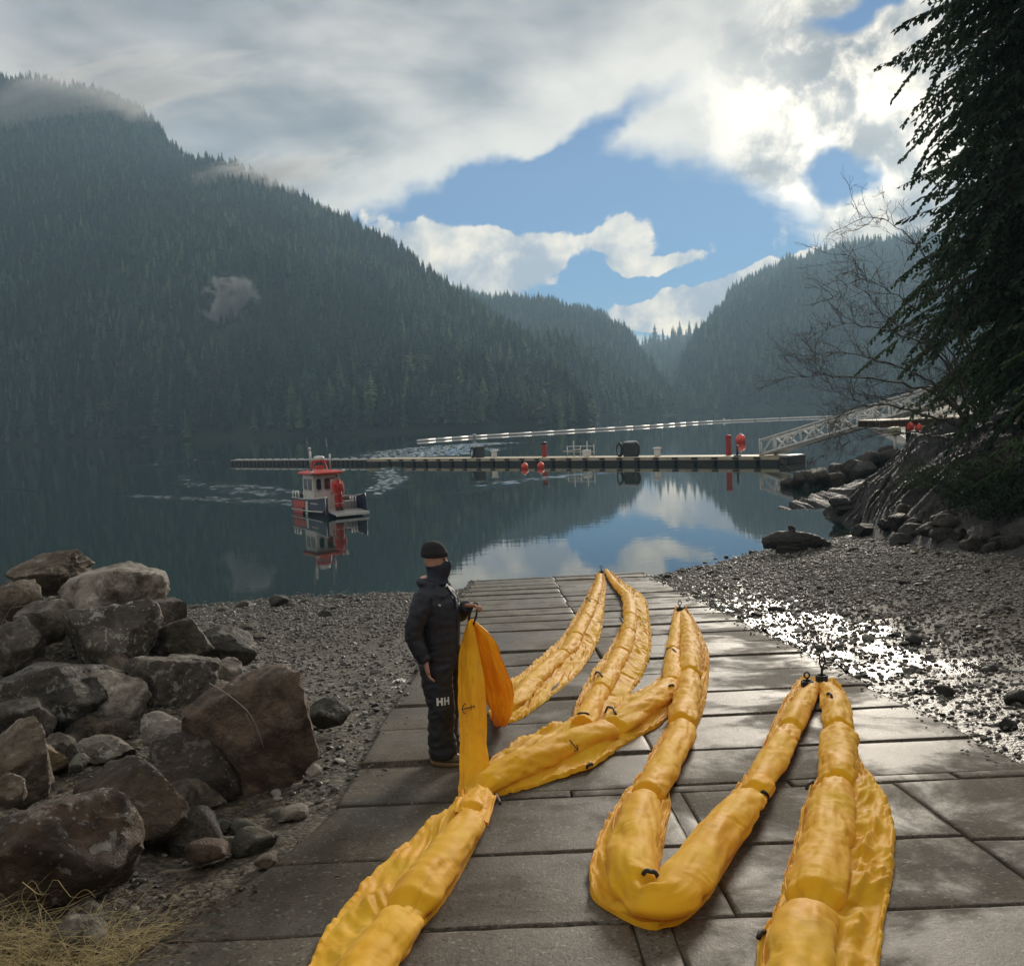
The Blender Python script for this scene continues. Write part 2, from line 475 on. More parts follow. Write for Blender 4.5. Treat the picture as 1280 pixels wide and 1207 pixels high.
def make_water():
    xs = np.r_[-9000, -5000, -3000, -1500, -700, -350, -200, -120, -90, np.linspace(-70, 45, 430), 60, 90, 140, 250, 500, 1200, 3000, 5000, 9000]
    ys = np.r_[-60, -20, 0, 15, np.linspace(24, 110, 420), np.linspace(110.6, 190, 130), 210, 260, 350, 500, 800, 1300, 2200, 4000, 9000]
    X, Y = np.meshgrid(xs, ys, indexing='ij'); Z = np.zeros_like(X)
    def wp(l): return [tuple(W(a, b)[:2]) for a, b in l]
    for pts, wd, lam, A, seed in [
        ([(372, 631), (340, 627), (250, 623), (150, 619)], 1.2, 1.5, .075, 1),
        ([(365, 622), (320, 612), (270, 606), (225, 604)], 2.2, 1.8, .06, 2),
        ([(300, 571), (240, 575), (190, 581), (175, 588)], 2.4, 2.6, .06, 3),
        ([(228, 590), (232, 602), (255, 608)], 1.0, 1.6, .05, 4),
        ([(455, 622), (475, 612), (490, 600), (478, 592), (492, 583)], 1.0, 1.3, .085, 5),
        ([(500, 611), (490, 602), (507, 594)], .7, 1.1, .07, 6),
        ([(475, 574), (520, 563), (560, 558), (625, 553)], 6.5, 3.6, .17, 7),
        ([(470, 571), (540, 569), (600, 560)], 5.0, 3.0, .14, 8),
        ([(560, 618), (620, 605), (680, 597), (760, 590)], 1.6, .9, .02, 9),
        ([(0, 610), (20, 612), (45, 615)], .6, 1.2, .03, 10),
        ([(820, 513), (930, 508), (990, 506)], 14, 12, .22, 11)]:
        d, al, sg = poly_dist(X, Y, wp(pts))
        env = np.exp(-(d/wd)**2)*np.sin(np.clip(al, .0, 1)*PI)**.4
        nz = vnoise(X*.9, Y*.9, seed+40, 4)
        Z += 1.5*A*env*np.cos(2*PI*d/lam*(1+.25*nz)+nz*2.2+sg*.8)*np.clip(.8+.6*nz, .1, 1.5)
    o = link('water', grid_mesh(np.stack([X, Y, Z], -1)), MATS['water'], smooth=True)
    o.data.flip_normals()
    tag(o, kind='structure')
make_water()
def mat_trickle():
    m, nt = new_mat('shallow_seep_water')
    g = nt.n('ShaderNodeNewGeometry').outputs['Position']
    h = nt.m('ADD', nt.noise(g, 7, 4, .6), nt.m('MULTIPLY', nt.noise(g, 26, 3, .6), .4))
    bp = nt.n('ShaderNodeBump', {'Strength': .5, 'Distance': .02, 'Height': h}).outputs[0]
    b = nt.n('ShaderNodeBsdfPrincipled', {'Base Color': (.035, .033, .028, 1), 'Roughness': nt.mr(nt.noise(g, 3, 4), .35, .65, .16, .38), 'IOR': 1.33, 'Normal': bp})
    finish(nt, b.outputs[0]); return m
MATS['trickle'] = mat_trickle()
# the pools left beside the ramp by the tide
def make_pool():
    z = ground_z(5.0, 14.0)+.015
    mb = MB(); n = 26
    for (cx, cy_, rx, ry, zz) in ((4.9, 15.6, 1.7, 5.2, None),):
        nx, ny = 44, 140
        xs = np.linspace(cx-rx*1.25, cx+rx*1.25, nx); ys = np.linspace(cy_-ry*1.15, cy_+ry*1.15, ny)
        X, Y = np.meshgrid(xs, ys, indexing='ij')
        Zs = RZ0-RS*np.round(Y/1.9)*1.9-.126          # a trickle standing in flat steps down the beach
        o = len(mb.v)
        mb.v += [Vector(p) for p in np.stack([X, Y, Zs], -1).reshape(-1, 3)]
        for i in range(nx-1):
            for j in range(ny-1):
                if X[i, j] > 3.9 and ((X[i, j]-cx)/rx)**2+((Y[i, j]-cy_)/ry)**2 < 1.2:
                    mb.f.append([o+i*ny+j, o+(i+1)*ny+j, o+(i+1)*ny+j+1, o+i*ny+j+1]); mb.mi.append(0)
    o = mb.build('tide_pool_water', MATS['trickle'], smooth=True)
    tag(o, kind='structure')
make_pool()

# ------------------------------------------------------------------ mountains
def mat_hill():
    m, nt = new_mat('hillside')
    g = nt.n('ShaderNodeNewGeometry').outputs['Position']
    f = nt.noise(g, .03, 6, .65)
    c = nt.ramp(f, [(.3, (.010, .018, .012)), (.6, (.022, .032, .02)), (.8, (.05, .045, .03))])
    b = nt.n('ShaderNodeBsdfPrincipled', {'Base Color': c, 'Roughness': 1.0, 'Specular IOR Level': .1})
    finish(nt, b.outputs[0]); return m
MATS['hill'] = mat_hill()
def mat_needles(name, stops, trans=.15):
    m, nt = new_mat(name)
    rnd = nt.n('ShaderNodeObjectInfo').outputs['Random']
    oc = nt.n('ShaderNodeTexCoord').outputs['Object']
    g = nt.n('ShaderNodeNewGeometry').outputs['Position']
    f = nt.m('ADD', nt.m('MULTIPLY', rnd, .62), nt.m('MULTIPLY', nt.mr(nt.noise(g, .009, 4, .6), .3, .7), .38))
    c = nt.ramp(f, stops)
    c = nt.mix(nt.mr(nt.noise(oc, 14, 4, .7), .35, .65), nt.mix(1., c, (.6, .62, .6), 'MULTIPLY'), c)
    d = nt.n('ShaderNodeBsdfPrincipled', {'Base Color': c, 'Roughness': .8, 'Specular IOR Level': .2})
    t = nt.n('ShaderNodeBsdfTranslucent', {'Color': c})
    mx = nt.n('ShaderNodeMixShader', {0: trans, 1: d.outputs[0], 2: t.outputs[0]})
    finish(nt, mx.outputs[0]); return m
MATS['conifer'] = mat_needles('conifer_needles', [(.2, (.008, .028, .026)), (.5, (.022, .060, .047)), (.70, (.065, .130, .075)), (.92, (.19, .25, .11))])  # palest stops stand for sunlit trees, light put into the needle colour
MATS['alder'] = mat_needles('shore_leaves', [(.2, (.05, .06, .03)), (.6, (.09, .10, .045)), (1, (.13, .12, .06))], .2)
MATS['bark'] = simple('bark', (.045, .034, .026), .9, bump=.6, bscale=30, spec=.2)

def far_conifer(seed, slender=1.0, tiers=15, bare=0.0):
    """a 1 m tall conifer: trunk, and tiers of drooping pointed boughs"""
    rd = random.Random(seed); mb = MB()
    mb.cur = 1; mb.tube([(0, 0, -.05), (0, 0, .5), (0, 0, .98)], [.014, .009, .002], 4, cap=False); mb.cur = 0
    for k in range(tiers):
        t = k/(tiers-1); z = .10+.88*t**.92
        r = (.155*(1-t)**.85+.012)*slender*rd.uniform(.78, 1.18)
        n = rd.randint(7, 9) if t < .75 else 5
        a0 = rd.uniform(0, 6.3)
        for j in range(n):
            if rd.random() < bare: continue
            a = a0+2*PI*j/n+rd.uniform(-.25, .25); rr = r*rd.uniform(.65, 1.15)
            dr = rr*rd.uniform(.35, .8); w = rr*rd.uniform(.30, .42)
            ca, sa = math.cos(a), math.sin(a)
            h = .05*(1-t)+.02
            mb.add([(0, 0, z+h), (ca*rr*.6-sa*w, sa*rr*.6+ca*w, z-dr*.5), (ca*rr, sa*rr, z-dr), (ca*rr*.6+sa*w, sa*rr*.6-ca*w, z-dr*.5), (ca*rr*.3, sa*rr*.3, z-.03)],
                   [(0, 1, 2), (0, 2, 3), (4, 2, 1), (4, 3, 2)])
    me = mesh_from(mb.v, mb.f, mb.mi, 'conifer'); me.materials.append(MATS['conifer']); me.materials.append(MATS['bark'])
    return me
def far_broadleaf(seed):
    rd = random.Random(seed); mb = MB()
    mb.cur = 1
    mb.tube([(0, 0, -.05), (.02, 0, .3), (0, .02, .7)], [.022, .014, .004], 5, cap=False)
    for k in range(5):
        a = rd.uniform(0, 6.3); mb.tube([(0, 0, .22+.08*k), (.2*math.cos(a), .2*math.sin(a), .5+.09*k)], [.009, .003], 4, cap=False)
    mb.cur = 0
    for k in range(150):
        while True:
            p = Vector((rd.uniform(-1, 1), rd.uniform(-1, 1), rd.uniform(-1, 1)))
            if .25 < p.length < 1: break
        p = Vector((p.x*.27, p.y*.27, .58+p.z*.40)); s = rd.uniform(.03, .06)
        M = Euler((rd.uniform(0, 6), rd.uniform(0, 6), rd.uniform(0, 6))).to_matrix()
        mb.add([p+M @ Vector(q)*s for q in ((-1, -.6, 0), (1, -.5, .2), (.8, .7, 0), (-.7, .8, -.2))], [(0, 1, 2, 3)])
    me = mesh_from(mb.v, mb.f, mb.mi, 'broadleaf'); me.materials.append(MATS['alder']); me.materials.append(MATS['bark'])
    return me
CONIFERS = [far_conifer(1), far_conifer(2, .8, 17), far_conifer(3, 1.15, 14), far_conifer(4, .9, 15, .25), far_conifer(5, .62, 16, .4), far_broadleaf(6)]
proto = [bpy.data.objects.new('conifer_pattern', me) for me in CONIFERS]     # never linked to the scene

def forest_nodes():
    t = bpy.data.node_groups.new('forest', 'GeometryNodeTree')
    t.interface.new_socket('Geometry', in_out='INPUT', socket_type='NodeSocketGeometry')
    t.interface.new_socket('Geometry', in_out='OUTPUT', socket_type='NodeSocketGeometry')
    N = t.nodes.new; L = t.links.new
    gi, go = N('NodeGroupInput'), N('NodeGroupOutput')
    return t, N, L, gi, go
def scatter_modifier(name, objs):
    t, N, L, gi, go = forest_nodes(); t.name = name
    jn = N('GeometryNodeJoinGeometry')
    for ob in reversed(objs):
        oi = N('GeometryNodeObjectInfo'); oi.inputs['Object'].default_value = ob; oi.inputs['As Instance'].default_value = True
        L(oi.outputs['Geometry'], jn.inputs[0])
    ip = N('GeometryNodeInstanceOnPoints')
    L(gi.outputs[0], ip.inputs['Points']); L(jn.outputs[0], ip.inputs['Instance']); ip.inputs['Pick Instance'].default_value = True
    def attr(nm, ty):
        a = N('GeometryNodeInputNamedAttribute'); a.data_type = ty; a.inputs['Name'].default_value = nm; return a.outputs['Attribute']
    L(attr('variant', 'INT'), ip.inputs['Instance Index'])
    L(attr('turn', 'FLOAT_VECTOR'), ip.inputs['Rotation']); L(attr('size', 'FLOAT_VECTOR'), ip.inputs['Scale'])
    L(ip.outputs[0], go.inputs[0])
    return t
def scatter(name, pts, var, turn, size, tree, mats):
    me = bpy.data.meshes.new(name)
    me.vertices.add(len(pts)); me.vertices.foreach_set('co', np.asarray(pts, np.float32).reshape(-1))
    a = me.attributes.new('variant', 'INT', 'POINT'); a.data.foreach_set('value', np.asarray(var, np.int32))
    a = me.attributes.new('turn', 'FLOAT_VECTOR', 'POINT'); a.data.foreach_set('vector', np.asarray(turn, np.float32).reshape(-1))
    a = me.attributes.new('size', 'FLOAT_VECTOR', 'POINT'); a.data.foreach_set('vector', np.asarray(size, np.float32).reshape(-1))
    for m in mats: me.materials.append(m)
    me.update()
    o = link(name, me)
    md = o.modifiers.new('scatter', 'NODES'); md.node_group = tree
    return o
FOREST = scatter_modifier('forest', proto)

HILLS = []
def hill(name, sky, shore, step, rows, bow, seed, back=350, gully=1.0, drop=7.0):
    """sky: (px, py, metres out) along the crest; shore: (px, metres out). A sheet from the waterline over the crest and down behind it."""
    pxs = np.arange(sky[0][0], sky[-1][0]+1, step)
    sy = hermite(np.array([s[0] for s in sky], float), np.array([s[1] for s in sky], float), pxs)
    sD = np.interp(pxs, [s[0] for s in sky], [s[2] for s in sky])
    hD = np.interp(pxs, [s[0] for s in shore], [s[1] for s in shore])
    n = len(pxs); t = np.linspace(0, 1, rows); tb = np.linspace(0, 1, 10)[1:]
    V = np.zeros((n, rows+9, 3))
    for i, px in enumerate(pxs):
        top = P(px, sy[i], sD[i]); top.z = max(top.z-drop, 2.0)
        hz = math.hypot(top.x, top.y); ux, uy = top.x/hz, top.y/hz
        d0 = hD[i]; dd = d0+(hz-d0)*t
        z = top.z*(t**bow)
        V[i, :rows, 0] = ux*dd; V[i, :rows, 1] = uy*dd; V[i, :rows, 2] = z
        db = hz+back*tb
        V[i, rows:, 0] = ux*db; V[i, rows:, 1] = uy*db; V[i, rows:, 2] = top.z*(1-tb**1.5)-3*tb
    tt = np.r_[t, np.ones(9)]
    env = np.sin(np.clip(tt, 0, 1)*PI)[None, :]**.7
    g = vnoise(V[:, :, 0]*.008+.004*V[:, :, 1], V[:, :, 1]*.006, seed, 5)
    V[:, :, 2] += env*gully*(27*g+6*vnoise(V[:, :, 0]*.04, V[:, :, 1]*.04, seed+1, 4))
    V[:, 0, 2] = -1.5; V[:, 1, 2] = np.maximum(V[:, 1, 2], 1.2)
    o = link(name, grid_mesh(V), MATS['hill'], smooth=True); o.data.flip_normals()
    tag(o, kind='structure')
    HILLS.append((name, V, rows)); return V
def plant(V, rows, spacing, hmin, hmax, seed, weights, row_hi=3):
    """tree positions over a hill's near face"""
    rs = np.random.RandomState(seed); A = V[:-1, :-1]; B = V[1:, :-1]; C = V[:-1, 1:]; D = V[1:, 1:]
    area = np.linalg.norm(np.cross(B-A, C-A), axis=2)
    area[:, rows+row_hi:] = 0
    cnt = rs.poisson(area/spacing**2)
    I, J = np.nonzero(cnt); k = cnt[I, J]; I = np.repeat(I, k); J = np.repeat(J, k)
    u = rs.rand(len(I), 1); v = rs.rand(len(I), 1)
    p = (A[I, J]*(1-u)*(1-v)+B[I, J]*u*(1-v)+C[I, J]*(1-u)*v+D[I, J]*u*v)
    keep = p[:, 2] > .8; p = p[keep]
    n = len(p); h = hmin+(hmax-hmin)*rs.rand(n)**1.4
    h *= .55+.9*np.clip(.5+.5*vnoise(p[:, 0]*.02, p[:, 1]*.02, seed+5, 3), 0, 1)
    w = h*rs.uniform(1.1, 1.9, n)
    var = rs.choice(6, n, p=weights)
    # pale leafy trees keep to the shore
    var = np.where((var == 5) & (p[:, 2] > 26), 0, var)
    h = np.where(var == 5, h*.7, h)
    return p, var, np.c_[rs.uniform(-.05, .05, n), rs.uniform(-.05, .05, n), rs.rand(n)*6.28], np.c_[w, w, h]

V1 = hill('mountain_left', [(-420, 60, 1150), (-200, 70, 1150), (0, 95, 1100), (70, 100, 1090), (130, 108, 1075), (180, 140, 1050), (220, 182, 1020), (290, 205, 980), (340, 232, 950), (420, 268, 900),
     (480, 297, 850), (530, 335, 800), (570, 365, 760), (620, 400, 700), (660, 425, 640), (700, 462, 560), (725, 492, 480), (742, 516, 440)],
    [(-420, 800), (0, 620), (200, 500), (430, 400), (600, 400), (742, 425)], 7, 60, .88, 11)
V2 = hill('mountain_middle', [(520, 352, 1250), (560, 362, 1250), (600, 372, 1250), (680, 381, 1230), (735, 384, 1200), (765, 398, 1160), (795, 425, 1100), (815, 455, 1000), (830, 480, 900), (846, 503, 800)],
    [(520, 560), (700, 560), (846, 760)], 6, 40, .9, 21)
V3 = hill('mountain_gap', [(740, 440, 1650), (790, 428, 1650), (812, 424, 1650), (850, 414, 1650), (880, 410, 1650), (930, 420, 1650), (1000, 440, 1600)],
    [(740, 1100), (1000, 1100)], 8, 24, .9, 31, back=150)
V4 = hill('mountain_right', [(830, 512, 1150), (848, 470, 1250), (870, 420, 1350), (895, 388, 1380), (925, 352, 1400), (960, 332, 1400), (1000, 318, 1390), (1050, 302, 1380), (1100, 296, 1350), (1180, 285, 1300), (1300, 262, 1200), (1500, 230, 1100), (1750, 200, 1000)],
    [(830, 1050), (900, 950), (1000, 850), (1300, 600), (1750, 500)], 8, 46, .9, 41)
for nm, V, rows, sp, h0, h1, sd_, lab in (
    ('conifer_forest', V1, 60, 4.3, 6, 15, 1, 'dark conifer forest covering the steep mountainside behind the boat'),
    ('conifer_forest', V2, 40, 5.2, 7, 16, 2, 'hazy conifer forest on the lower ridge ending at the valley gap'),
    ('conifer_forest', V3, 24, 17, 12, 26, 3, 'thin far row of conifers standing in the valley gap'),
    ('conifer_forest', V4, 46, 6.0, 7, 16, 4, 'pale hazy conifer forest on the mountain behind the gangway')):
    wts = [.3, .22, .2, .15, .05, .08] if V is not V3 else [.2, .2, .05, .2, .35, 0]
    p, var, turn, size = plant(V, rows, sp, h0, h1, sd_, wts)
    o = scatter(nm, p, var, turn, size, FOREST, [MATS['conifer']])
    tag(o, lab, 'forest', kind='stuff')
# the trees one can tell apart along the far shore
def shore_trees():
    rs = random.Random(5); n = 0
    for i in range(300):
        a = rs.uniform(30, V1.shape[0]-2); i0 = int(a); j = rs.choice([1, 1, 2, 2, 3, 4, 5])
        p = V1[i0, j]*(1-(a-i0))+V1[i0+1, j]*(a-i0)
        v = rs.choice([0, 0, 1, 2, 3, 2, 5])
        o = bpy.data.objects.new('shore_tree' if v == 5 else 'shore_conifer', CONIFERS[v]); col.objects.link(o)
        h = rs.uniform(9, 18)*(.65 if v == 5 else 1); w = h*rs.uniform(1.2, 1.9)
        o.location = Vector(p)+Vector((0, -rs.uniform(0, 4), -.5)); o.scale = (w, w, h); o.rotation_euler = (0, 0, rs.uniform(0, 6.3))
        if v == 5: tag(o, 'pale leafy tree among conifers along the far shore', 'tree', 'leafy trees along the far shore')
        else: tag(o, 'conifer standing in the lowest rows along the far shore', 'tree', 'conifers along the far shore')
shore_trees()

# ------------------------------------------------------------------ boat ramp of concrete planks
def mat_concrete():
    m, nt = new_mat('wet_concrete')
    g = nt.n('ShaderNodeNewGeometry').outputs['Position']
    rnd = nt.n('ShaderNodeObjectInfo').outputs['Random']
    xyz = nt.n('ShaderNodeSeparateXYZ', {0: g}).outputs
    big = nt.noise(g, .9, 6, .62, .3)
    streak = nt.noise(nt.vm('MULTIPLY', g, (3.2, .7, 1)), 1.2, 6, .65)
    fine = nt.noise(g, 55, 5, .7)
    agg = nt.vor(g, 60, out='Color'); aggs = nt.n('ShaderNodeSeparateColor', {0: agg}).outputs[0]
    base = nt.ramp(nt.m('ADD', nt.m('MULTIPLY', big, .6), nt.m('MULTIPLY', streak, .45)),
                   [(.32, (.027, .021, .014)), (.5, (.076, .063, .045)), (.70, (.150, .128, .097))])
    base = nt.mix(nt.mr(fine, .35, .7), nt.mix(1., base, (.6, .58, .55), 'MULTIPLY'), base)
    base = nt.mix(nt.mr(aggs, .90, 1.1), base, (.26, .24, .20))
    base = nt.mix(nt.mr(aggs, .12, .02), base, (.03, .026, .02))
    tint = nt.mr(rnd, 0, 1, .78, 1.15, smooth=False)
    base = nt.vm('SCALE', base, scale=tint)
    # silt and green film where the tide covers it
    low = nt.mr(nt.m('ADD', xyz[2], nt.m('MULTIPLY', big, .9)), 1.9, .9)
    base = nt.mix(nt.m('MULTIPLY', low, .55), base, nt.mix(nt.mr(streak, .4, .62), (.070, .062, .046), (.135, .122, .096)))
    # leaf mould tracked over the landward end
    dirt = nt.mr(nt.m('ADD', nt.noise(g, 2.6, 7, .7), nt.m('MULTIPLY', xyz[1], -.035)), .42, .56)
    base = nt.mix(nt.m('MULTIPLY', dirt, .5), base, (.045, .034, .022))
    spots = nt.mr(nt.noise(g, 17, 3, .5), .70, .76)
    base = nt.mix(nt.m('MULTIPLY', spots, .7), base, (.02, .018, .014))
    wet = nt.mr(nt.noise(g, .75, 6, .65, .4), .40, .58)
    rough = nt.m('SUBTRACT', .80, nt.m('MULTIPLY', wet, .34))
    h = nt.m('ADD', nt.m('MULTIPLY', fine, .5), nt.m('ADD', nt.m('MULTIPLY', nt.noise(g, 180, 3, .6), .3), nt.m('MULTIPLY', big, 1.2)))
    bp = nt.n('ShaderNodeBump', {'Strength': .55, 'Distance': .012, 'Height': h}).outputs[0]
    b = nt.n('ShaderNodeBsdfPrincipled', {'Base Color': base, 'Roughness': rough, 'Normal': bp, 'Specular IOR Level': .17})
    finish(nt, b.outputs[0]); return m
MATS['concrete'] = mat_concrete()
ramp = empty('boat_ramp', (1.2, 7, rampz(7)))
tag(ramp, kind='structure')
def slab(poly, seed, thick=.16, lift=0.0, tx=0.0, ty=0.0):
    """one plank: quad outline (4 corners x, y, counter-clockwise from near left), worn edges, own tilt"""
    rd = random.Random(seed)
    a, b, c, d = [Vector((p[0], p[1], 0)) for p in poly]
    nu = max(6, int((b-a).length/.10)); nv = max(4, int((d-a).length/.12))
    cen = (a+b+c+d)/4
    vs = []; fs = []; idx = {}
    for j in range(nv+1):
        for i in range(nu+1):
            u = 0 if i == 0 else 1 if i == nu else min(max((i-.72)/(nu-1.44), .012), .988); v = 0 if j == 0 else 1 if j == nv else min(max((j-.8)/(nv-1.6), .02), .98)
            p = (a*(1-u)+b*u)*(1-v)+(d*(1-u)+c*u)*v
            edge = min(u*(b-a).length, (1-u)*(b-a).length, v*(d-a).length, (1-v)*(d-a).length)
            z = rampz(p.y)+lift+tx*(p.x-cen.x)+ty*(p.y-cen.y)+.006*mnoise.noise(Vector((p.x*1.3, p.y*1.3, seed)))
            if edge < .01:
                n1 = mnoise.noise(Vector((p.x*5, p.y*5, seed*1.7)))
                p = p+(cen-p).normalized()*max(0, .002+.008*n1); z -= .004+.008*abs(n1)
            
            idx[i, j] = len(vs); vs.append(Vector((p.x, p.y, z)))
    for j in range(nv):
        for i in range(nu): fs.append([idx[i, j], idx[i+1, j], idx[i+1, j+1], idx[i, j+1]])
    rim = [idx[i, 0] for i in range(nu)]+[idx[nu, j] for j in range(nv)]+[idx[i, nv] for i in range(nu, 0, -1)]+[idx[0, j] for j in range(nv, 0, -1)]
    o = len(vs)
    for k in rim: vs.append(vs[k]-Vector((0, 0, thick)))
    n = len(rim)
    for k in range(n): fs.append([rim[k], o+k, o+(k+1) % n, rim[(k+1) % n]])
    me = mesh_from(vs, fs, None, 'slab')
    me.polygons.foreach_set('use_smooth', np.ones(len(me.polygons), bool))
    ob = link('slab', me, MATS['concrete'], ramp)
    ob.matrix_parent_inverse = Matrix.Translation(-Vector(ramp.location))
    return ob
def make_ramp():
    rd = random.Random(3); gp = .005
    edges = [7.15, 8.15, 9.42, 10.6, 11.85]
    while edges[-1] < 31.5: edges.append(edges[-1]+rd.uniform(1.15, 1.27))
    k = 10
    for a, b in zip(edges[:-1], edges[1:]):
        xm = 1.07+rd.uniform(-.03, .03); xl = -1.38+rd.uniform(-.03, .03); xr = 3.72+rd.uniform(-.03, .03)
        sk = rd.uniform(-.04, .04)
        for x0, x1, s0, s1 in ((xl, xm-gp, -sk, 0), (xm+gp, xr, 0, sk)):
            k += 1
            slab([(x0, a+gp+s0), (x1, a+gp+s1), (x1, b-gp+s1), (x0, b-gp+s0)], k, lift=rd.uniform(-.014, .014), tx=rd.uniform(-.004, .004), ty=rd.uniform(-.017, -.004))
    # narrow strip, then the wide pads at the head of the ramp
    for x0, x1 in ((-1.36, .32), (.335, 1.9), (1.915, 3.1), (3.115, 3.74)):
        k += 1; slab([(x0, 6.985), (x1, 6.975), (x1, 7.14), (x0, 7.135)], k, lift=rd.uniform(-.005, .008))
    for a, b, cuts in ((5.85, 6.97, (.98, 1.10)), (4.82, 5.84, (1.02, )), (3.75, 4.81, (.5, .68)), (2.4, 3.74, (.55, ))):
        xl0, xl1 = (float(interp(y, [2.4, 4.74, 5.6, 6.2, 6.97], [-2.3, -1.9, -1.62, -1.42, -1.34])) for y in (a, b))
        xs = [None]+list(cuts)+[2.62]
        for i in range(len(xs)-1):
            k += 1
            l0, l1 = (xl0, xl1) if xs[i] is None else (xs[i]+.002, xs[i]+.002)
            r = xs[i+1]-gp
            slab([(l0, a+.003), (r+gp-.002, a+.003), (r+gp-.002, b-.003), (l1, b-.003)], k, lift=rd.uniform(-.003, .004), tx=rd.uniform(-.003, .003), ty=rd.uniform(-.004, .006))
    # smooth newer pad on the right
    k += 1; slab([(2.622, 5.75), (6.2, 5.5), (5.9, 7.06), (2.622, 6.968)], k, lift=.002)
    k += 1; slab([(2.622, 3.6), (6.0, 3.4), (6.2, 5.492), (2.622, 5.742)], k, lift=-.002)
make_ramp()

# ------------------------------------------------------------------ yellow containment boom
def mat_boom():
    m, nt = new_mat('yellow_coated_fabric')
    g = nt.n('ShaderNodeNewGeometry').outputs['Position']
    f = nt.noise(g, 2.2, 5, .6)
    c = nt.ramp(f, [(.3, (.95, .47, .014)), (.55, (.98, .56, .022)), (.8, (.98, .63, .05))])
    dirt = nt.mr(nt.noise(g, 7, 6, .7), .52, .72)
    c = nt.mix(nt.m('MULTIPLY', dirt, .28), c, (.46, .27, .05))
    mud = nt.mr(nt.noise(g, 2.1, 7, .72), .60, .70)
    c = nt.mix(nt.m('MULTIPLY', mud, .12), c, (.22, .14, .05))
    w1 = nt.noise(g, 3.4, 2, .5, 1.2); w2 = nt.noise(g, 34, 4, .6, .9)
    ridg = nt.m('ABSOLUTE', nt.m('SUBTRACT', w1, .5))
    rid2 = nt.m('ABSOLUTE', nt.m('SUBTRACT', nt.noise(g, 9, 2, .5, 1.0), .5))
    h = nt.m('ADD', nt.m('MULTIPLY', ridg, -2.0), nt.m('ADD', nt.m('MULTIPLY', rid2, -.55), nt.m('MULTIPLY', w2, .04)))
    bp = nt.n('ShaderNodeBump', {'Strength': .16, 'Distance': .03, 'Height': h}).outputs[0]
    b = nt.n('ShaderNodeBsdfPrincipled', {'Base Color': c, 'Roughness': nt.mr(f, .3, .7, .58, .70), 'Normal': bp, 'Specular IOR Level': .15, 'Sheen Weight': .1})
    t = nt.n('ShaderNodeBsdfTranslucent', {'Color': nt.mix(1., c, (1., .72, .4), 'MULTIPLY'), 'Normal': bp})
    mx = nt.n('ShaderNodeMixShader', {0: .33, 1: b.outputs[0], 2: t.outputs[0]})
    finish(nt, mx.outputs[0]); return m
MATS['boom'] = mat_boom()
MATS['web'] = simple('black_webbing', (.018, .017, .017), .7, bump=.4, bscale=200)
MATS['ink'] = simple('black_print', (.02, .018, .015), .6)
boom = empty('containment_boom', tuple(G(600, 990)))
tag(boom, 'long yellow containment boom flaked back and forth across the concrete ramp', 'oil boom')
def under(o, root):
    o.parent = root; o.matrix_parent_inverse = Matrix.Translation(-Vector(root.location)) if root.parent is None else Matrix.Identity(4)
    return o
NRM = Vector((0, RS, 1)).normalized()
RUNS = []
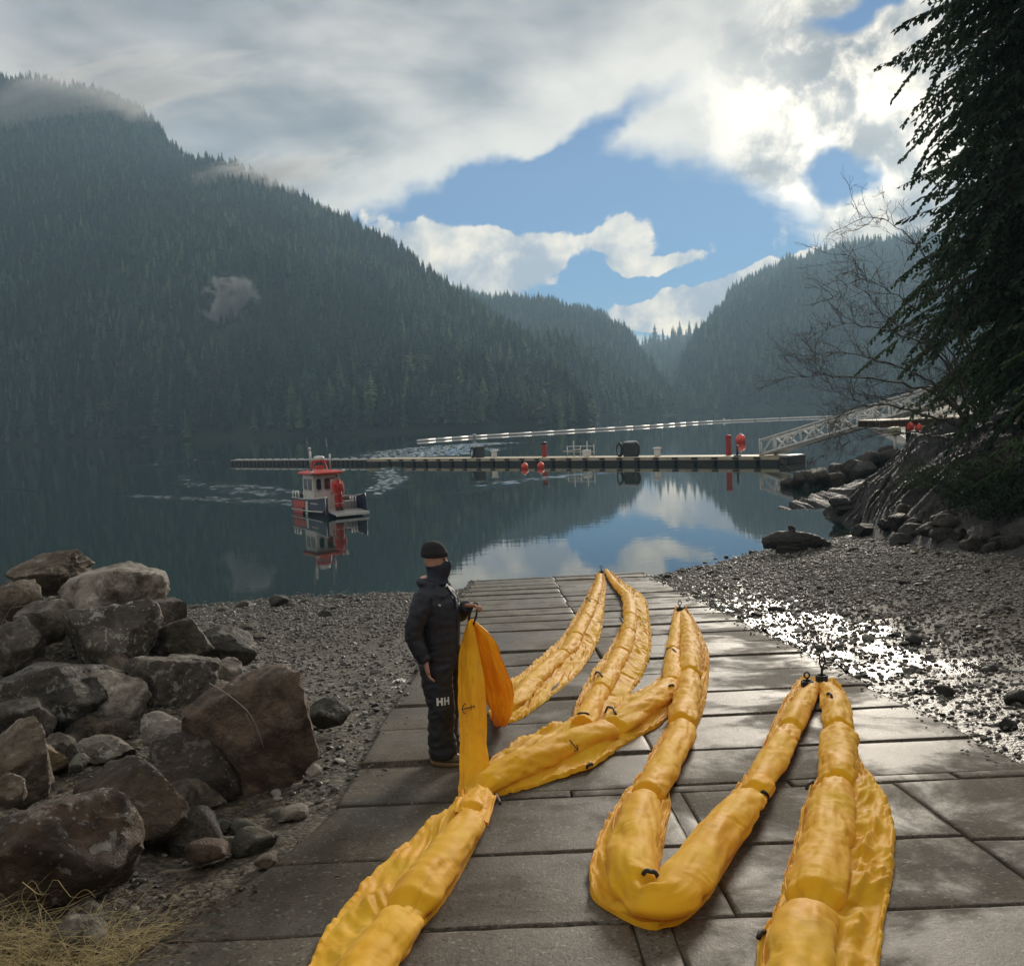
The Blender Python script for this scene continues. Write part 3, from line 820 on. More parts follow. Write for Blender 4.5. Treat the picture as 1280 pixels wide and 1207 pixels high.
def boom_run(st, joints, r=.105, seed=0, puff=1.0, endcap=(False, False), tip=(False, False)):
    """st: (left hem px, crest px, right hem px); joints: crest px where the tube is pinched between two floats"""
    L = np.array([G(*s[0], .0) for s in st]); C = np.array([G(*s[1], r*1.25) for s in st]); Rr = np.array([G(*s[2], .0) for s in st])
    rk = np.array([s[3] if len(s) > 3 else 1.0 for s in st])
    d = np.r_[0, np.cumsum(np.linalg.norm(np.diff(C, axis=0), axis=1)+1e-6)]
    n = int(d[-1]/.014); s = np.linspace(0, d[-1], n)
    L, C, Rr, rk = hermite(d, L, s), hermite(d, C, s), hermite(d, Rr, s), np.interp(s, d, rk)
    C[:, 2] = RZ0-RS*C[:, 1]
    full = np.ones(n)
    jr = random.Random(seed*7+1)
    for j in joints:
        jd, jw = jr.uniform(.22, .46), jr.uniform(.045, .095)
        q = np.array(G(*j, r*1.25)); sj = s[np.argmin(np.linalg.norm(C[:, :2]-q[None, :2], axis=1))]
        full *= 1-jd*np.exp(-(np.abs(s-sj)/jw)**4)
        full *= 1-.10*np.exp(-((s-sj)/.2)**2)
    for k, e in enumerate(tip):
        if e:
            dd = s if k == 0 else s[-1]-s
            full *= .25+.75*sstep(dd, 0, .30)
    T = np.gradient(C, axis=0); T /= np.linalg.norm(T, axis=1)[:, None]+1e-9
    nr = np.array(NRM)
    ax = np.cross(T, nr); ax /= np.linalg.norm(ax, axis=1)[:, None]+1e-9
    sg = np.sign(np.sum(ax*(Rr-L), axis=1)); sg = np.where(sg == 0, 1, sg)
    sg = np.full(n, 1.0 if np.median(sg) > 0 else -1.0)
    ax *= sg[:, None]
    # smooth the frame through the bends
    for _ in range(12):
        ax[1:-1] = (ax[:-2]+2*ax[1:-1]+ax[2:])/4
    ax /= np.linalg.norm(ax, axis=1)[:, None]+1e-9
    rad = r*rk*full
    nA, nS = 30, 26
    ph = np.radians(np.linspace(208, -28, nA))
    prof = np.zeros((n, nA+2*nS, 3))
    S = s[:, None]
    # the tube around the floats; a flat seam strip gives it corners
    rr = rad[:, None]*(1+.035*np.cos(4*ph)[None, :])
    wob = vnoise(S*2.6+0*ph[None, :], 1.3*ph[None, :]+S*.8, seed+1, 2)
    near_joint = 1-full[:, None]
    ring = vnoise(S*26+1.5*np.sin(ph)[None, :], ph[None, :]*1.0+0*S, seed+2, 3)
    rr = rr*(1+.09*wob*puff)+.012*puff*ring*(.02+1.5*near_joint)+.004*np.exp(-((ph-1.15)/.06)**2)[None, :]
    cr = vnoise(S*1.3+.5*np.sin(ph*1.3)[None, :], 1.9*ph[None, :]+S*.9, seed+3, 1); cr2 = vnoise(S*2.6-.7*ph[None, :], 1.3*ph[None, :]+S*1.1, seed+4, 1)
    rr = rr*(1-.10*np.maximum(0, 1-np.abs(cr)*4.5)-.05*np.maximum(0, 1-np.abs(cr2)*4.5)*puff)
    rr = rr-.030*puff*(crumple(S*1.0, rad[:, None]*ph[None, :]*1.6+0*S, seed+60, 5, 2.2, 8.0)-.25)
    prof[:, nS:nS+nA] = C[:, None, :]+ax[:, None, :]*(1.10*rr*np.cos(ph))[..., None]+nr*(np.maximum(.86*(rad[:, None]*1.0+rr*np.sin(ph)), .006))[..., None]
    for side in (0, 1):
        a0 = prof[:, nS] if side == 0 else prof[:, nS+nA-1]
        hem = L if side == 0 else Rr
        u = np.linspace(0, 1, nS+1)[1:]
        W_ = np.linalg.norm(hem-a0, axis=1)
        # flat drape
        hh = np.sum((a0-C)*nr, axis=1)
        base = a0[:, None, :]*(1-u)[None, :, None]+hem[:, None, :]*u[None, :, None]
        gz = RZ0-RS*base[:, :, 1]
        drop = hh[:, None]*(1-u[None, :])**2.6*.95
        w = W_[:, None]*u[None, :]
        amp = np.clip(W_/.30, .25, 1.15)[:, None]*puff
        n1 = vnoise(S*1.7+w*2.2, w*3.2+S*.7, seed+10+side, 1); n2 = vnoise(S*3.6-w*4, w*4+S*2.0, seed+20+side, 1); n3 = vnoise(S*26, w*9, seed+30+side, 3)
        fold = .050*(1-np.abs(n1)*1.2)+.018*(1-np.abs(n2)*1.2)+.0015*n3
        fold = .45*fold+.075*(crumple(S+0*w, w*1.3, seed+70+side, 5, 2.0, 7.5)-.10)
        fold = np.maximum(fold+.004, 0)*amp*np.sin(np.clip(u*.92+.08, 0, 1)*PI)[None, :]**.5
        fold += .004*amp*np.maximum(n3, -.2)*u[None, :]**3
        z = gz+drop+fold+.006
        base[:, :, 2] = z
        # hem roll with gathers
        hm = .018*(1+.8*vnoise(s*15, s*0+seed, seed+40+side, 3))
        out = (hem-a0); out /= np.linalg.norm(out, axis=1)[:, None]+1e-9
        scal = .018*vnoise(s*11, s*0+2, seed+50+side, 3)*np.clip(W_/.12, 0, 1)
        base[:, -3:] += out[:, None, :]*scal[:, None, None]
        base[:, -4, 2] += hm*.5; base[:, -3, 2] += hm*1.1; base[:, -2, 2] += hm*.9; base[:, -1, 2] -= .004
        if side == 0: prof[:, :nS] = base[:, ::-1]
        else: prof[:, nS+nA:] = base
    flat = RZ0-RS*prof[:, :, 1]+.002
    prof[:, :, 2] = np.maximum(prof[:, :, 2], flat)
    # pull an end together where a rope ties it
    for k, e in enumerate(tip):
        if e:
            dd = (s if k == 0 else s[-1]-s)
            f = sstep(dd, -.02, .42)[:, None, None]; f = .16+.84*f
            prof = C[:, None, :]+(prof-C[:, None, :])*f
            prof[:, :, 2] += (.10*(1-sstep(dd, 0, .35)))[:, None]
    me = grid_mesh(prof)
    o = link('boom_section', me, MATS['boom'], smooth=True); under(o, boom)
    if endcap[0] or endcap[1]:
        for k in (0, 1):
            if endcap[k]:
                i = 0 if k == 0 else n-1
                mb = MB(); pts = [Vector(p) for p in prof[i, nS:nS+nA]]
                c0 = Vector(C[i])+NRM*rad[i]
                mb.add([c0]+pts, [[0, q+1, q+2] for q in range(nA-1)])
                e = mb.build('end_flap', MATS['boom'], o, smooth=True)
                e.matrix_parent_inverse = Matrix.Identity(4)
    RUNS.append((o, prof, C, rad)); return o

# front left length, from the bottom of the picture up to where it is lifted
boom_run([((372, 1240), (440, 1245), (470, 1240)), ((386, 1207), (452, 1207), (486, 1207)), ((414, 1157), (488, 1158), (530, 1158)), ((452, 1110), (515, 1115), (556, 1128)), ((500, 1062), (545, 1075), (586, 1075)),
          ((540, 1028), (570, 1040), (602, 1042)), ((574, 998), (588, 1010), (614, 1016)), ((580, 985), (594, 992), (618, 996), .7)], [(508, 1130), (588, 1013)], .115, 1, 1.1)
# second length: down from the hand, out to the water's edge
boom_run([((618, 888), (622, 885), (636, 905), .55), ((629, 864), (640, 874), (650, 899), .9), ((655, 840), (664, 848), (672, 884)), ((687, 813), (696, 820), (716, 850)), ((704, 796), (712, 806), (735, 826)), ((714, 779), (720, 790), (747, 803)),
          ((727, 757), (733, 766), (754, 775)), ((737, 738), (741, 748), (756, 752)), ((744, 724), (748, 728), (758, 730), .8), ((746, 714), (750, 714), (754, 715), .6)],
         [(701, 814), (718, 792), (731, 769), (739, 751), (630, 880)], .105, 2, 1.0, tip=(False, True))
# third: back from the water's edge
boom_run([((752, 709), (757, 709), (760, 710), .6), ((762, 722), (769, 727), (778, 727), .8), ((776, 740), (784, 744), (806, 748)), ((779, 760), (787, 765), (812, 777)), ((778, 778), (786, 783), (814, 795)), ((768, 800), (780, 803), (813, 818)),
          ((752, 826), (765, 832), (802, 846)), ((735, 850), (750, 858), (785, 872)), ((722, 878), (736, 884), (762, 896)), ((716, 896), (728, 900), (748, 912), .95)],
         [(787, 768), (785, 787), (776, 812), (748, 858), (776, 735)], .105, 3, 1.0, tip=(True, False), endcap=(False, True))
# fourth: across from the lifted part to the tied point
boom_run([((590, 976), (594, 976), (600, 1000), .35), ((604, 962), (608, 968), (620, 996), .75), ((636, 936), (640, 953), (652, 988)), ((666, 920), (676, 939), (690, 976)), ((711, 902), (722, 920), (738, 960)), ((752, 892), (762, 905), (770, 940)), ((780, 876), (790, 888), (800, 921)),
          ((812, 858), (818, 869), (829, 903)), ((834, 838), (838, 849), (850, 868), .9), ((838, 800), (841, 815), (852, 820), .75), ((842, 765), (846, 772), (852, 772), .6), ((846, 756), (849, 758), (852, 758), .5)],
         [(766, 905), (838, 848), (842, 806)], .125, 4, 1.1, tip=(False, True))
# fifth: from the tied point down and round the bend
boom_run([((848, 757), (852, 757), (856, 758), .5), ((850, 770), (858, 774), (868, 776), .8), ((850, 796), (862, 800), (880, 800)), ((848, 822), (862, 828), (887, 824)), ((846, 850), (860, 856), (884, 866)), ((842, 880), (855, 886), (876, 898)), ((834, 908), (848, 918), (860, 926), .95),
          ((818, 938), (833, 944), (846, 950), .85), ((803, 966), (817, 972), (832, 980), .85), ((782, 992), (803, 996), (839, 1004)), ((756, 1030), (795, 1030), (834, 1034)), ((742, 1070), (790, 1068), (828, 1072), 1.05), ((738, 1102), (794, 1098), (824, 1090), 1.05), ((754, 1136), (810, 1114), (824, 1092), 1.0), ((796, 1158), (830, 1116), (826, 1092), 1.0), ((838, 1158), (848, 1102), (832, 1090), 1.0), ((878, 1132), (868, 1078), (846, 1074), 1.05),
          ((908, 1086), (888, 1050), (872, 1046), 1.05), ((932, 1044), (912, 1018), (894, 1018)), ((948, 1010), (936, 988), (922, 984), .95), ((958, 988), (950, 970), (938, 964), .8)],
         [(863, 838), (851, 900), (808, 988), (800, 1108), (938, 984)], .12, 5, 1.15)
# sixth: on up to the standing tip
boom_run([((956, 992), (944, 978), (934, 972), .8), ((978, 960), (964, 948), (950, 944)), ((996, 928), (982, 914), (966, 906)), ((1012, 896), (1000, 880), (984, 872)), ((1022, 866), (1012, 858), (1000, 850), .85), ((1026, 846), (1022, 844), (1018, 842), .6)],
         [(988, 905)], .10, 6, .9, tip=(False, True))
# seventh: back from the tip to the landward end
boom_run([((1022, 842), (1028, 842), (1034, 842), .5), ((1028, 858), (1040, 862), (1052, 862), .85), ((1032, 886), (1047, 890), (1064, 890)), ((1032, 930), (1049, 930), (1068, 930)), ((1026, 962), (1047, 962), (1078, 955), .95), ((1008, 1002), (1038, 1004), (1108, 998)), ((994, 1050), (1030, 1050), (1119, 1050)), ((982, 1096), (1022, 1096), (1116, 1096)), ((966, 1148), (1008, 1150), (1108, 1140)),
          ((948, 1180), (1000, 1190), (1102, 1186)), ((944, 1215), (996, 1230), (1094, 1235)), ((938, 1260), (990, 1270), (1090, 1275))],
         [(1048, 905), (1045, 972), (1016, 1122)], .125, 7, 1.25, tip=(True, False))

# the part the man holds up: a flat folded length hanging from his hand
def hanging(st, seed, bulge, name='raised_section'):
    """st: rows of (left point, right point)"""
    A = np.array([s[0] for s in st]); B = np.array([s[1] for s in st])
    n, m = 150, 46
    d = np.r_[0, np.cumsum(np.linalg.norm(np.diff((A+B)/2, axis=0), axis=1))]; s = np.linspace(0, d[-1], n)
    A, B = hermite(d, A, s), hermite(d, B, s); u = np.linspace(0, 1, m)
    eA = .022*vnoise(s*3.1, s*0+1, seed+4, 3)*sstep(s, .05, .4); eB = .022*vnoise(s*2.7, s*0+7, seed+5, 3)*sstep(s, .05, .4)
    A = A+(B-A)*eA[:, None]*3; B = B+(B-A)*eB[:, None]*3
    V = A[:, None]*(1-u)[None, :, None]+B[:, None]*u[None, :, None]
    T = np.gradient((A+B)/2, axis=0); X = B-A; N = np.cross(X, T); N /= np.linalg.norm(N, axis=1)[:, None]+1e-9
    if np.mean(N[:, 1]) > 0: N = -N
    S = s[:, None]; w = (np.linalg.norm(X, axis=1)[:, None])*u[None, :]
    prof = bulge*(np.clip(1-np.abs((u-.52)/.40), 0, 1)**.55)[None, :]*(.35+.65*sstep(s, 0, .5))[:, None]
    prof = prof+.075*(crumple(S*.45+0*w, w*2.2, seed+9, 5, 1.8, 8.0)-.1)+(.05*np.sin(s/s[-1]*PI*1.6))[:, None]*(u-.3)[None, :]
    n1 = vnoise(S*2.0+w*2, w*14, seed, 4); n2 = vnoise(S*9+w*9, w*16-S*3, seed+1, 4)
    off = prof+.016*(1-np.abs(n1)*1.3)+.007*n2
    V = V+N[:, None]*off[..., None]
    Bk = V[:, ::-1]-N[:, None]*(off[:, ::-1]+.5*prof+.02)[..., None]
    full = np.concatenate([V, Bk], 1)
    o = link(name, grid_mesh(full, closed_v=True), MATS['boom'], smooth=True); under(o, boom); RUNS.append((o, full, None, None)); return o
def HP(px, py, Y): return np.array(P(px, py, Y))
YH = 8.22
g0 = G(580, 992, .02); g1 = G(620, 992, .02)
raised = hanging([(HP(585, 776, YH), HP(590, 776, YH)), (HP(580, 792, YH-.03), HP(594, 790, YH-.03)), (HP(575, 812, YH-.07), HP(600, 820, YH-.07)), (HP(574, 850, YH-.2), HP(606, 850, YH-.2)), (HP(574, 900, YH-.42), HP(609, 900, YH-.42)), (HP(574, 950, YH-.68), HP(612, 950, YH-.68)),
         (HP(574, 978, YH-.86), HP(614, 976, YH-.86)), (np.array(G(574, 1002, .12)), np.array(G(618, 1000, .12))), (np.array(G(566, 1018, .10)), np.array(G(610, 1026, .10)))], 61, .05)
hanging([(HP(587, 777, YH+.03), HP(592, 775, YH+.04)), (HP(590, 790, YH+.06), HP(612, 792, YH+.12)), (HP(596, 820, YH+.10), HP(622, 820, YH+.22)), (HP(602, 850, YH+.16), HP(632, 852, YH+.35)), (HP(609, 872, YH+.22), HP(634, 876, YH+.45)), (np.array(G(612, 889, .01)), np.array(G(632, 899, .02)))], 71, .07)

# ---- fittings: web handles, tie loops, printed anchors
from mathutils.bvhtree import BVHTree
bpy.context.view_layer.update()
def bvh_of(objs):
    vs, fs = [], []
    for o in objs:
        b = len(vs); vs += [Vector(v.co) for v in o.data.vertices]; fs += [[i+b for i in p.vertices] for p in o.data.polygons]
    return BVHTree.FromPolygons(vs, fs)
BT = bvh_of([r[0] for r in RUNS])
def hit(px, py):
    d = ray(px, py).normalized(); q = BT.ray_cast(CAM, d)
    return (q[0], q[1]) if q[0] is not None else (G(px, py, .1), NRM)
def strap(px0, px1, lift=.05, wdt=.012):
    a, na = hit(*px0); b, nb = hit(*px1)
    mid = (a+b)/2+Vector((0, -.02, lift))
    pts = [Vector(v) for v in spline([tuple(a), tuple(a*.6+mid*.4+Vector((0, 0, lift*.4))), tuple(mid), tuple(b*.6+mid*.4+Vector((0, 0, lift*.4))), tuple(b)], 14)]
    mb = MB(); mb.tube(pts, wdt, 6)
    return under(mb.build('handle_strap', MATS['web'], smooth=True), boom)
for a, b, l in (((744, 842), (753, 846), .04), ((757, 889), (770, 893), .06), ((834, 811), (845, 815), .03), ((836, 858), (842, 857), .02), ((804, 1092), (822, 1095), .03), ((722, 893), (736, 893), .02),
                ((952, 990), (960, 996), .02), ((1008, 986), (1016, 978), .03), ((948, 1172), (956, 1166), .03), ((733, 747), (738, 752), .03), ((775, 773), (779, 778), .03), ((619, 993), (625, 1004), .02), ((733, 960), (740, 955), .02), ((1034, 868), (1040, 872), .03)):
    strap(a, b, l)
def tie(px, py, h, lean=0.0, base=None):
    """rope and loop that gathers a folded end and stands above it"""
    b = Vector(base) if base is not None else G(px, py, .14)
    mb = MB(); k = h
    pts = [b+Vector((lean*t, 0, h*t)) for t in (0, .4)]
    loop = [b+Vector((lean*.6+.028*math.sin(q), .01, h*.68-.30*h*math.cos(q))) for q in np.linspace(0, 2*PI, 15)]
    mb.tube(pts, .014, 6); mb.tube(loop, .009, 6)
    for q in range(3): mb.tube([b+Vector((.055*math.cos(a), .055*math.sin(a), -.04+.022*q)) for a in np.linspace(0, 2*PI, 14)], .012, 6)
    return under(mb.build('tie_rope', MATS['web'], smooth=True), boom)
tie(850, 760, .14); tie(1027, 845, .26, .02); tie(752, 714, .16, -.02); tie(1009, 852, .1)
def anchor_mark(px, py, size, ang):
    p, n = hit(px, py); n = n if n.dot(ray(px, py)) < 0 else -n
    M = n.to_track_quat('Z', 'Y').to_matrix() @ Matrix.Rotation(ang, 3, 'Z')
    mb = MB()
    q = lambda x, y: p+n*.012+M @ Vector((x*size, y*size, 0))
    mb.tube([q(0, -.5), q(0, .42)], .004, 4)
    mb.tube([q(.42*math.sin(a), -.1-.4*math.cos(a)) for a in np.linspace(-1.3, 1.3, 11)], .004, 4)
    mb.tube([q(-.17, .28), q(.17, .28)], .004, 4); mb.tube([q(.08*math.sin(a), .50+.08*math.cos(a)) for a in np.linspace(0, 6.28, 9)], .003, 4)
    return under(mb.build('anchor_mark', MATS['ink']), boom)
anchor_mark(586, 885, .105, -1.25); anchor_mark(716, 932, .10, .3)

# ------------------------------------------------------------------ people
MATS['navy'] = simple('navy_jacket_cloth', (.010, .013, .024), .62, var=.35, scale=5, bump=.35, bscale=25)
MATS['trouser'] = simple('black_trouser_cloth', (.014, .013, .012), .75, var=.35, scale=5, bump=.35, bscale=25)
MATS['skin'] = simple('skin', (.42, .23, .16), .5, var=.15, scale=20, bump=.15, bscale=120)
MATS['knit'] = simple('black_knit', (.014, .014, .016), .9, var=.3, scale=30, bump=.8, bscale=130)
MATS['gaiter'] = simple('navy_neck_gaiter', (.016, .022, .042), .75, var=.3, scale=12, bump=.4, bscale=40)
MATS['boot'] = simple('brown_rubber_boot', (.115, .085, .045), .55, var=.3)
MATS['sole'] = simple('tan_boot_sole', (.26, .16, .07), .7)
MATS['logo'] = simple('white_print', (.70, .70, .68), .6, var=.1)
MATS['redsuit'] = simple('red_flotation_suit', (.52, .028, .018), .6, var=.3, scale=4, bump=.4, bscale=14)
MATS['orange_suit'] = simple('orange_flotation_suit', (.56, .05, .02), .6, var=.3, scale=4, bump=.4, bscale=14)
MATS['dark_hair'] = simple('dark_hair', (.018, .013, .010), .7, bump=.6, bscale=90)
def ering(c, rx, ry, n=16, tilt=None):
    pts = [Vector((rx*math.cos(2*PI*k/n), ry*math.sin(2*PI*k/n), 0)) for k in range(n)]
    if tilt is not None: pts = [tilt @ p for p in pts]
    return [Vector(c)+p for p in pts]
def limb(mb, pts, rad, n=12):
    """tapered limb whose rings follow its bends"""
    q = spline([tuple(p) for p in pts], 5*len(pts)); d = np.r_[0, np.cumsum(np.linalg.norm(np.diff(np.array(pts, float), axis=0), axis=1))]
    r = np.interp(np.linspace(0, d[-1], len(q)), d, rad)
    mb.tube([Vector(p) for p in q], list(r), n)
def solid(mb, voxel, smooth=4):
    """weld overlapping lofts into one continuous skin"""
    me = mesh_from(mb.v, mb.f, None, 'body')
    o = bpy.data.objects.new('body', me); col.objects.link(o)
    md = o.modifiers.new('weld', 'REMESH'); md.mode = 'VOXEL'; md.voxel_size = voxel
    sm = o.modifiers.new('soft', 'SMOOTH'); sm.factor = .5; sm.iterations = smooth
    bpy.context.view_layer.update()
    ev = o.evaluated_get(bpy.context.evaluated_depsgraph_get())
    out = bpy.data.meshes.new_from_object(ev)
    bpy.data.objects.remove(o)
    return out
def cloth_folds(me, amp, fn=None, freq=9):
    nor = [v.normal.copy() for v in me.vertices]
    for v, nn in zip(me.vertices, nor):
        k = 1.0 if fn is None else fn(v.co)
        if k <= 0: continue
        p = Vector((v.co.x*freq, v.co.y*freq, v.co.z*freq*1.9))
        f = 1-abs(mnoise.noise(p))*2.2+.4*mnoise.noise(p*2.3)
        v.co += nn*(amp*k*f)
def make_hand(name, wrist, direction, palm_n, curl, mat, parent, size=1.0, side=1):
    """palm, four fingers of different length and a thumb from the side of the palm"""
    d = Vector(direction).normalized(); nn = Vector(palm_n); nn = (nn-d*nn.dot(d)).normalized(); b = d.cross(nn)*side
    w = Vector(wrist); s = size; mb = MB()
    mb.loft([ering(w-d*.03*s, .028*s, .022*s, 10, Matrix((b, nn, d)).transposed()), ering(w+d*.01*s, .032*s, .019*s, 10, Matrix((b, nn, d)).transposed()),
             ering(w+d*.05*s, .043*s, .017*s, 10, Matrix((b, nn, d)).transposed()), ering(w+d*.092*s, .040*s, .014*s, 10, Matrix((b, nn, d)).transposed())])
    for i, (off, ln) in enumerate(((-.031, .070), (-.011, .080), (.011, .075), (.030, .058))):
        p = w+d*.085*s+b*off*s; pts = [p]; a = 0
        for k in range(3):
            a += curl*(.5+.25*k); p = p+(d*math.cos(a)+nn*math.sin(a))*ln*s*(.42, .33, .25)[k]; pts.append(p)
        mb.tube(pts, [.0098*s, .0092*s, .0082*s, .0062*s], 7)
    p = w+d*.03*s-b*.030*s; pts = [p, p+(d*.6-b*.75+nn*.25).normalized()*.038*s, p+(d*.85-b*.75+nn*.5).normalized()*.066*s, p+(d*1.0-b*.55+nn*.7).normalized()*.088*s]
    mb.tube(pts, [.014*s, .012*s, .0105*s, .0075*s], 7)
    return mb.build(name, mat, parent, smooth=True)

def make_man():
    foot = G(556, 950)
    root = empty('person', tuple(foot), R_(-16))          # faces along the ramp's width, turned a little to the camera
    tag(root, 'man in dark beanie, navy jacket and black trousers holding up the yellow boom', 'person')
    mb = MB()
    mb.loft([ering(c, rx, ry, 20) for c, rx, ry in (((.0, 0, .79), .150, .185), ((.005, 0, .84), .163, .198), ((.01, 0, .95), .158, .195), ((.012, 0, 1.08), .165, .205), ((.01, 0, 1.22), .170, .218),
             ((0, 0, 1.34), .160, .225), ((-.012, 0, 1.42), .138, .208), ((-.018, 0, 1.475), .100, .145), ((-.012, 0, 1.52), .072, .080), ((0, 0, 1.58), .060, .062))])
    for sd in (-1, 1):
        y = .098*sd
        mb.loft([ering(c, rx, ry, 14) for c, rx, ry in (((-.022*sd+.005, y, .07), .116, .098), ((-.022*sd+.003, y, .12), .120, .102), ((-.018*sd-.002, y, .30), .108, .097), ((-.012*sd+.022, y, .48), .112, .100), ((.005, y, .66), .128, .105), ((0, y*.95, .84), .142, .108))])
    limb(mb, [(-.03, -.19, 1.42), (-.06, -.255, 1.30), (-.105, -.28, 1.14), (-.075, -.275, 1.02), (-.03, -.26, .90)], [.085, .080, .072, .066, .056])
    limb(mb, [(-.02, .19, 1.42), (.03, .25, 1.28), (.09, .25, 1.19), (.17, .17, 1.235), (.232, .10, 1.285)], [.085, .078, .068, .062, .052])
    # hood rolled behind the neck
    limb(mb, [(.03, -.11, 1.485), (-.07, -.09, 1.50), (-.105, 0, 1.505), (-.07, .09, 1.50), (.03, .11, 1.485)], [.03, .045, .052, .045, .03], 10)
    # head
    mb.loft([ering((x, 0, z), rx, ry, 16) for x, z, rx, ry in ((.01, 1.555, .055, .05), (.02, 1.59, .080, .062), (.015, 1.63, .092, .072), (.008, 1.68, .097, .077), (.0, 1.73, .094, .077), (-.004, 1.77, .075, .062), (-.005, 1.795, .03, .03))])
    mb.tube([(.10, 0, 1.685), (.122, 0, 1.655), (.10, 0, 1.64)], [.008, .014, .012], 8)
    me = solid(mb, .012, 3)
    cloth_folds(me, .0075, lambda c: 0 if c.z > 1.53 else 1.25 if c.z < .5 else 1)
    for m in ('navy', 'trouser', 'skin'): me.materials.append(MATS[m])
    for p in me.polygons:
        z = p.center.z; arm = (abs(p.center.y) > .2 and z < 1.3) or (p.center.x > .2 and z > 1.1)
        p.material_index = 2 if z > 1.545 else (0 if (z > .80 or arm) else 1)
        p.use_smooth = True
    body = link('body', me, None, root)
    # turn of the head: looking along and towards the camera
    hd = Matrix.Translation((0, 0, 0)) @ Matrix.Rotation(R_(-10), 4, 'Z')
    # gaiter pulled over nose and chin
    g = MB(); rings = []
    for z, x, rx, ry in ((1.49, -.005, .105, .108), (1.53, .0, .090, .090), (1.565, .015, .092, .078), (1.60, .022, .100, .080), (1.635, .022, .108, .082), (1.655, .018, .108, .083), (1.661, .018, .104, .080)):
        rings.append([Vector((x+rx*math.cos(a)*(1.0 if math.cos(a) > 0 else .92)+(.014 if abs(a-0) < .3 or a > 6.0 else 0), ry*math.sin(a), z+.012*math.sin(3*a+z*40)*.4+(.016 if math.cos(a) > .7 and z > 1.64 else -.012*(1-math.cos(a)) if z > 1.64 else 0))) for a in np.linspace(0, 2*PI, 28, endpoint=False)])
    g.loft(rings, cap=False); gt = g.build('neck_gaiter', MATS['gaiter'], root, smooth=True)
    # knitted cap with a turned-up edge
    k = MB()
    k.loft([ering((x, 0, z), rx, ry, 26) for z, x, rx, ry in ((1.712, .004, .108, .092), (1.717, .003, .114, .098), (1.752, -.002, .114, .098), (1.757, -.003, .108, .093), (1.79, -.008, .100, .086), (1.82, -.012, .078, .068), (1.838, -.014, .045, .04), (1.843, -.014, .01, .01))])
    k.build('beanie', MATS['knit'], root, smooth=True)
    # eyes and brows in the open strip of the face
    for sd in (-1, 1):
        e = MB(); e.lathe([(.0005, -.008), (.008, -.006), (.011, 0), (.008, .006), (.0005, .008)], (.093, .033*sd, 1.692), 8); e.build('eye', MATS['dark_hair'], root, smooth=True)
    for sd, x in ((-1, .022), (1, -.022)):
        y = .098*sd
        b = MB()
        b.loft([ering((cx+x, y, z), rx, ry, 14) for z, cx, rx, ry in ((.028, .045, .150, .052), (.06, .045, .148, .055), (.085, .03, .125, .058), (.115, -.005, .092, .066), (.17, -.012, .080, .070))])
        bo = b.build('boot', MATS['boot'], root, smooth=True)
        s = MB(); s.loft([ering((.045+x, y, z), rx, ry, 14) for z, rx, ry in ((-.002, .150, .053), (.028, .156, .058), (.034, .152, .055))]); s.build('boot_sole', MATS['sole'], bo, smooth=True)
    make_hand('hand', (-.022, -.258, .885), (.16, .03, -1), (.9, .5, .1), .45, MATS['skin'], root, 1.05, 1)
    h = make_hand('hand', (.235, .098, 1.288), (1, -.25, .10), (-.15, -.2, -1), 1.15, MATS['skin'], root, 1.0, -1)
    # printed lettering: HH on the thigh, a small mark on the chest
    t = MB()
    def letter_h(x0, z0, w_, h_, yy):
        for dx in (0, w_*.68): t.box((x0+dx+w_*.16, yy(x0+dx), z0), (w_*.32, .006, h_))
        t.box((x0+w_*.5, yy(x0+w_*.5), z0), (w_*.5, .006, h_*.26))
    yy = lambda x: -.098-.112*math.sqrt(max(.04, 1-((x-.01)/.128)**2))-.004
    letter_h(.035, .560, .050, .062, yy); letter_h(.092, .560, .034, .062, yy)
    t.build('trouser_lettering', MATS['logo'], root)
    c = MB(); c.box((.085, -.186, 1.345), (.030, .006, .014), Euler((0, 0, R_(24)))); c.box((.085, -.183, 1.325), (.022, .006, .006), Euler((0, 0, R_(24)))); c.build('chest_mark', MATS['logo'], root)
    # zip flap and pocket welt of the jacket
    z = MB(); z.tube([(.155, -.03, .84), (.172, -.03, 1.0), (.184, -.03, 1.2), (.165, -.02, 1.38), (.10, -.02, 1.47)], .010, 6); z.build('jacket_zip', MATS['navy'], root, smooth=True)
    # strap of the boom in the fist
    return root
man = make_man()
def hand_strap():
    a = man.matrix_world if False else Matrix.Translation(man.location) @ Matrix.Rotation(man.rotation_euler.z, 4, 'Z')
    h = a @ Vector((.31, .075, 1.285)); t = P(588, 779, 8.22)
    mb = MB()
    for dx in (-.018, .018):
        mb.tube([h+Vector((dx, 0, .02)), h*.5+t*.5+Vector((dx*1.6, 0, 0)), t+Vector((dx*1.2, 0, -.02))], .009, 6)
    mb.tube([h+Vector((-.02, 0, .02)), h+Vector((0, 0, .032)), h+Vector((.02, 0, .02))], .010, 6)
    under(mb.build('handle_strap', MATS['web'], smooth=True), boom)
hand_strap()

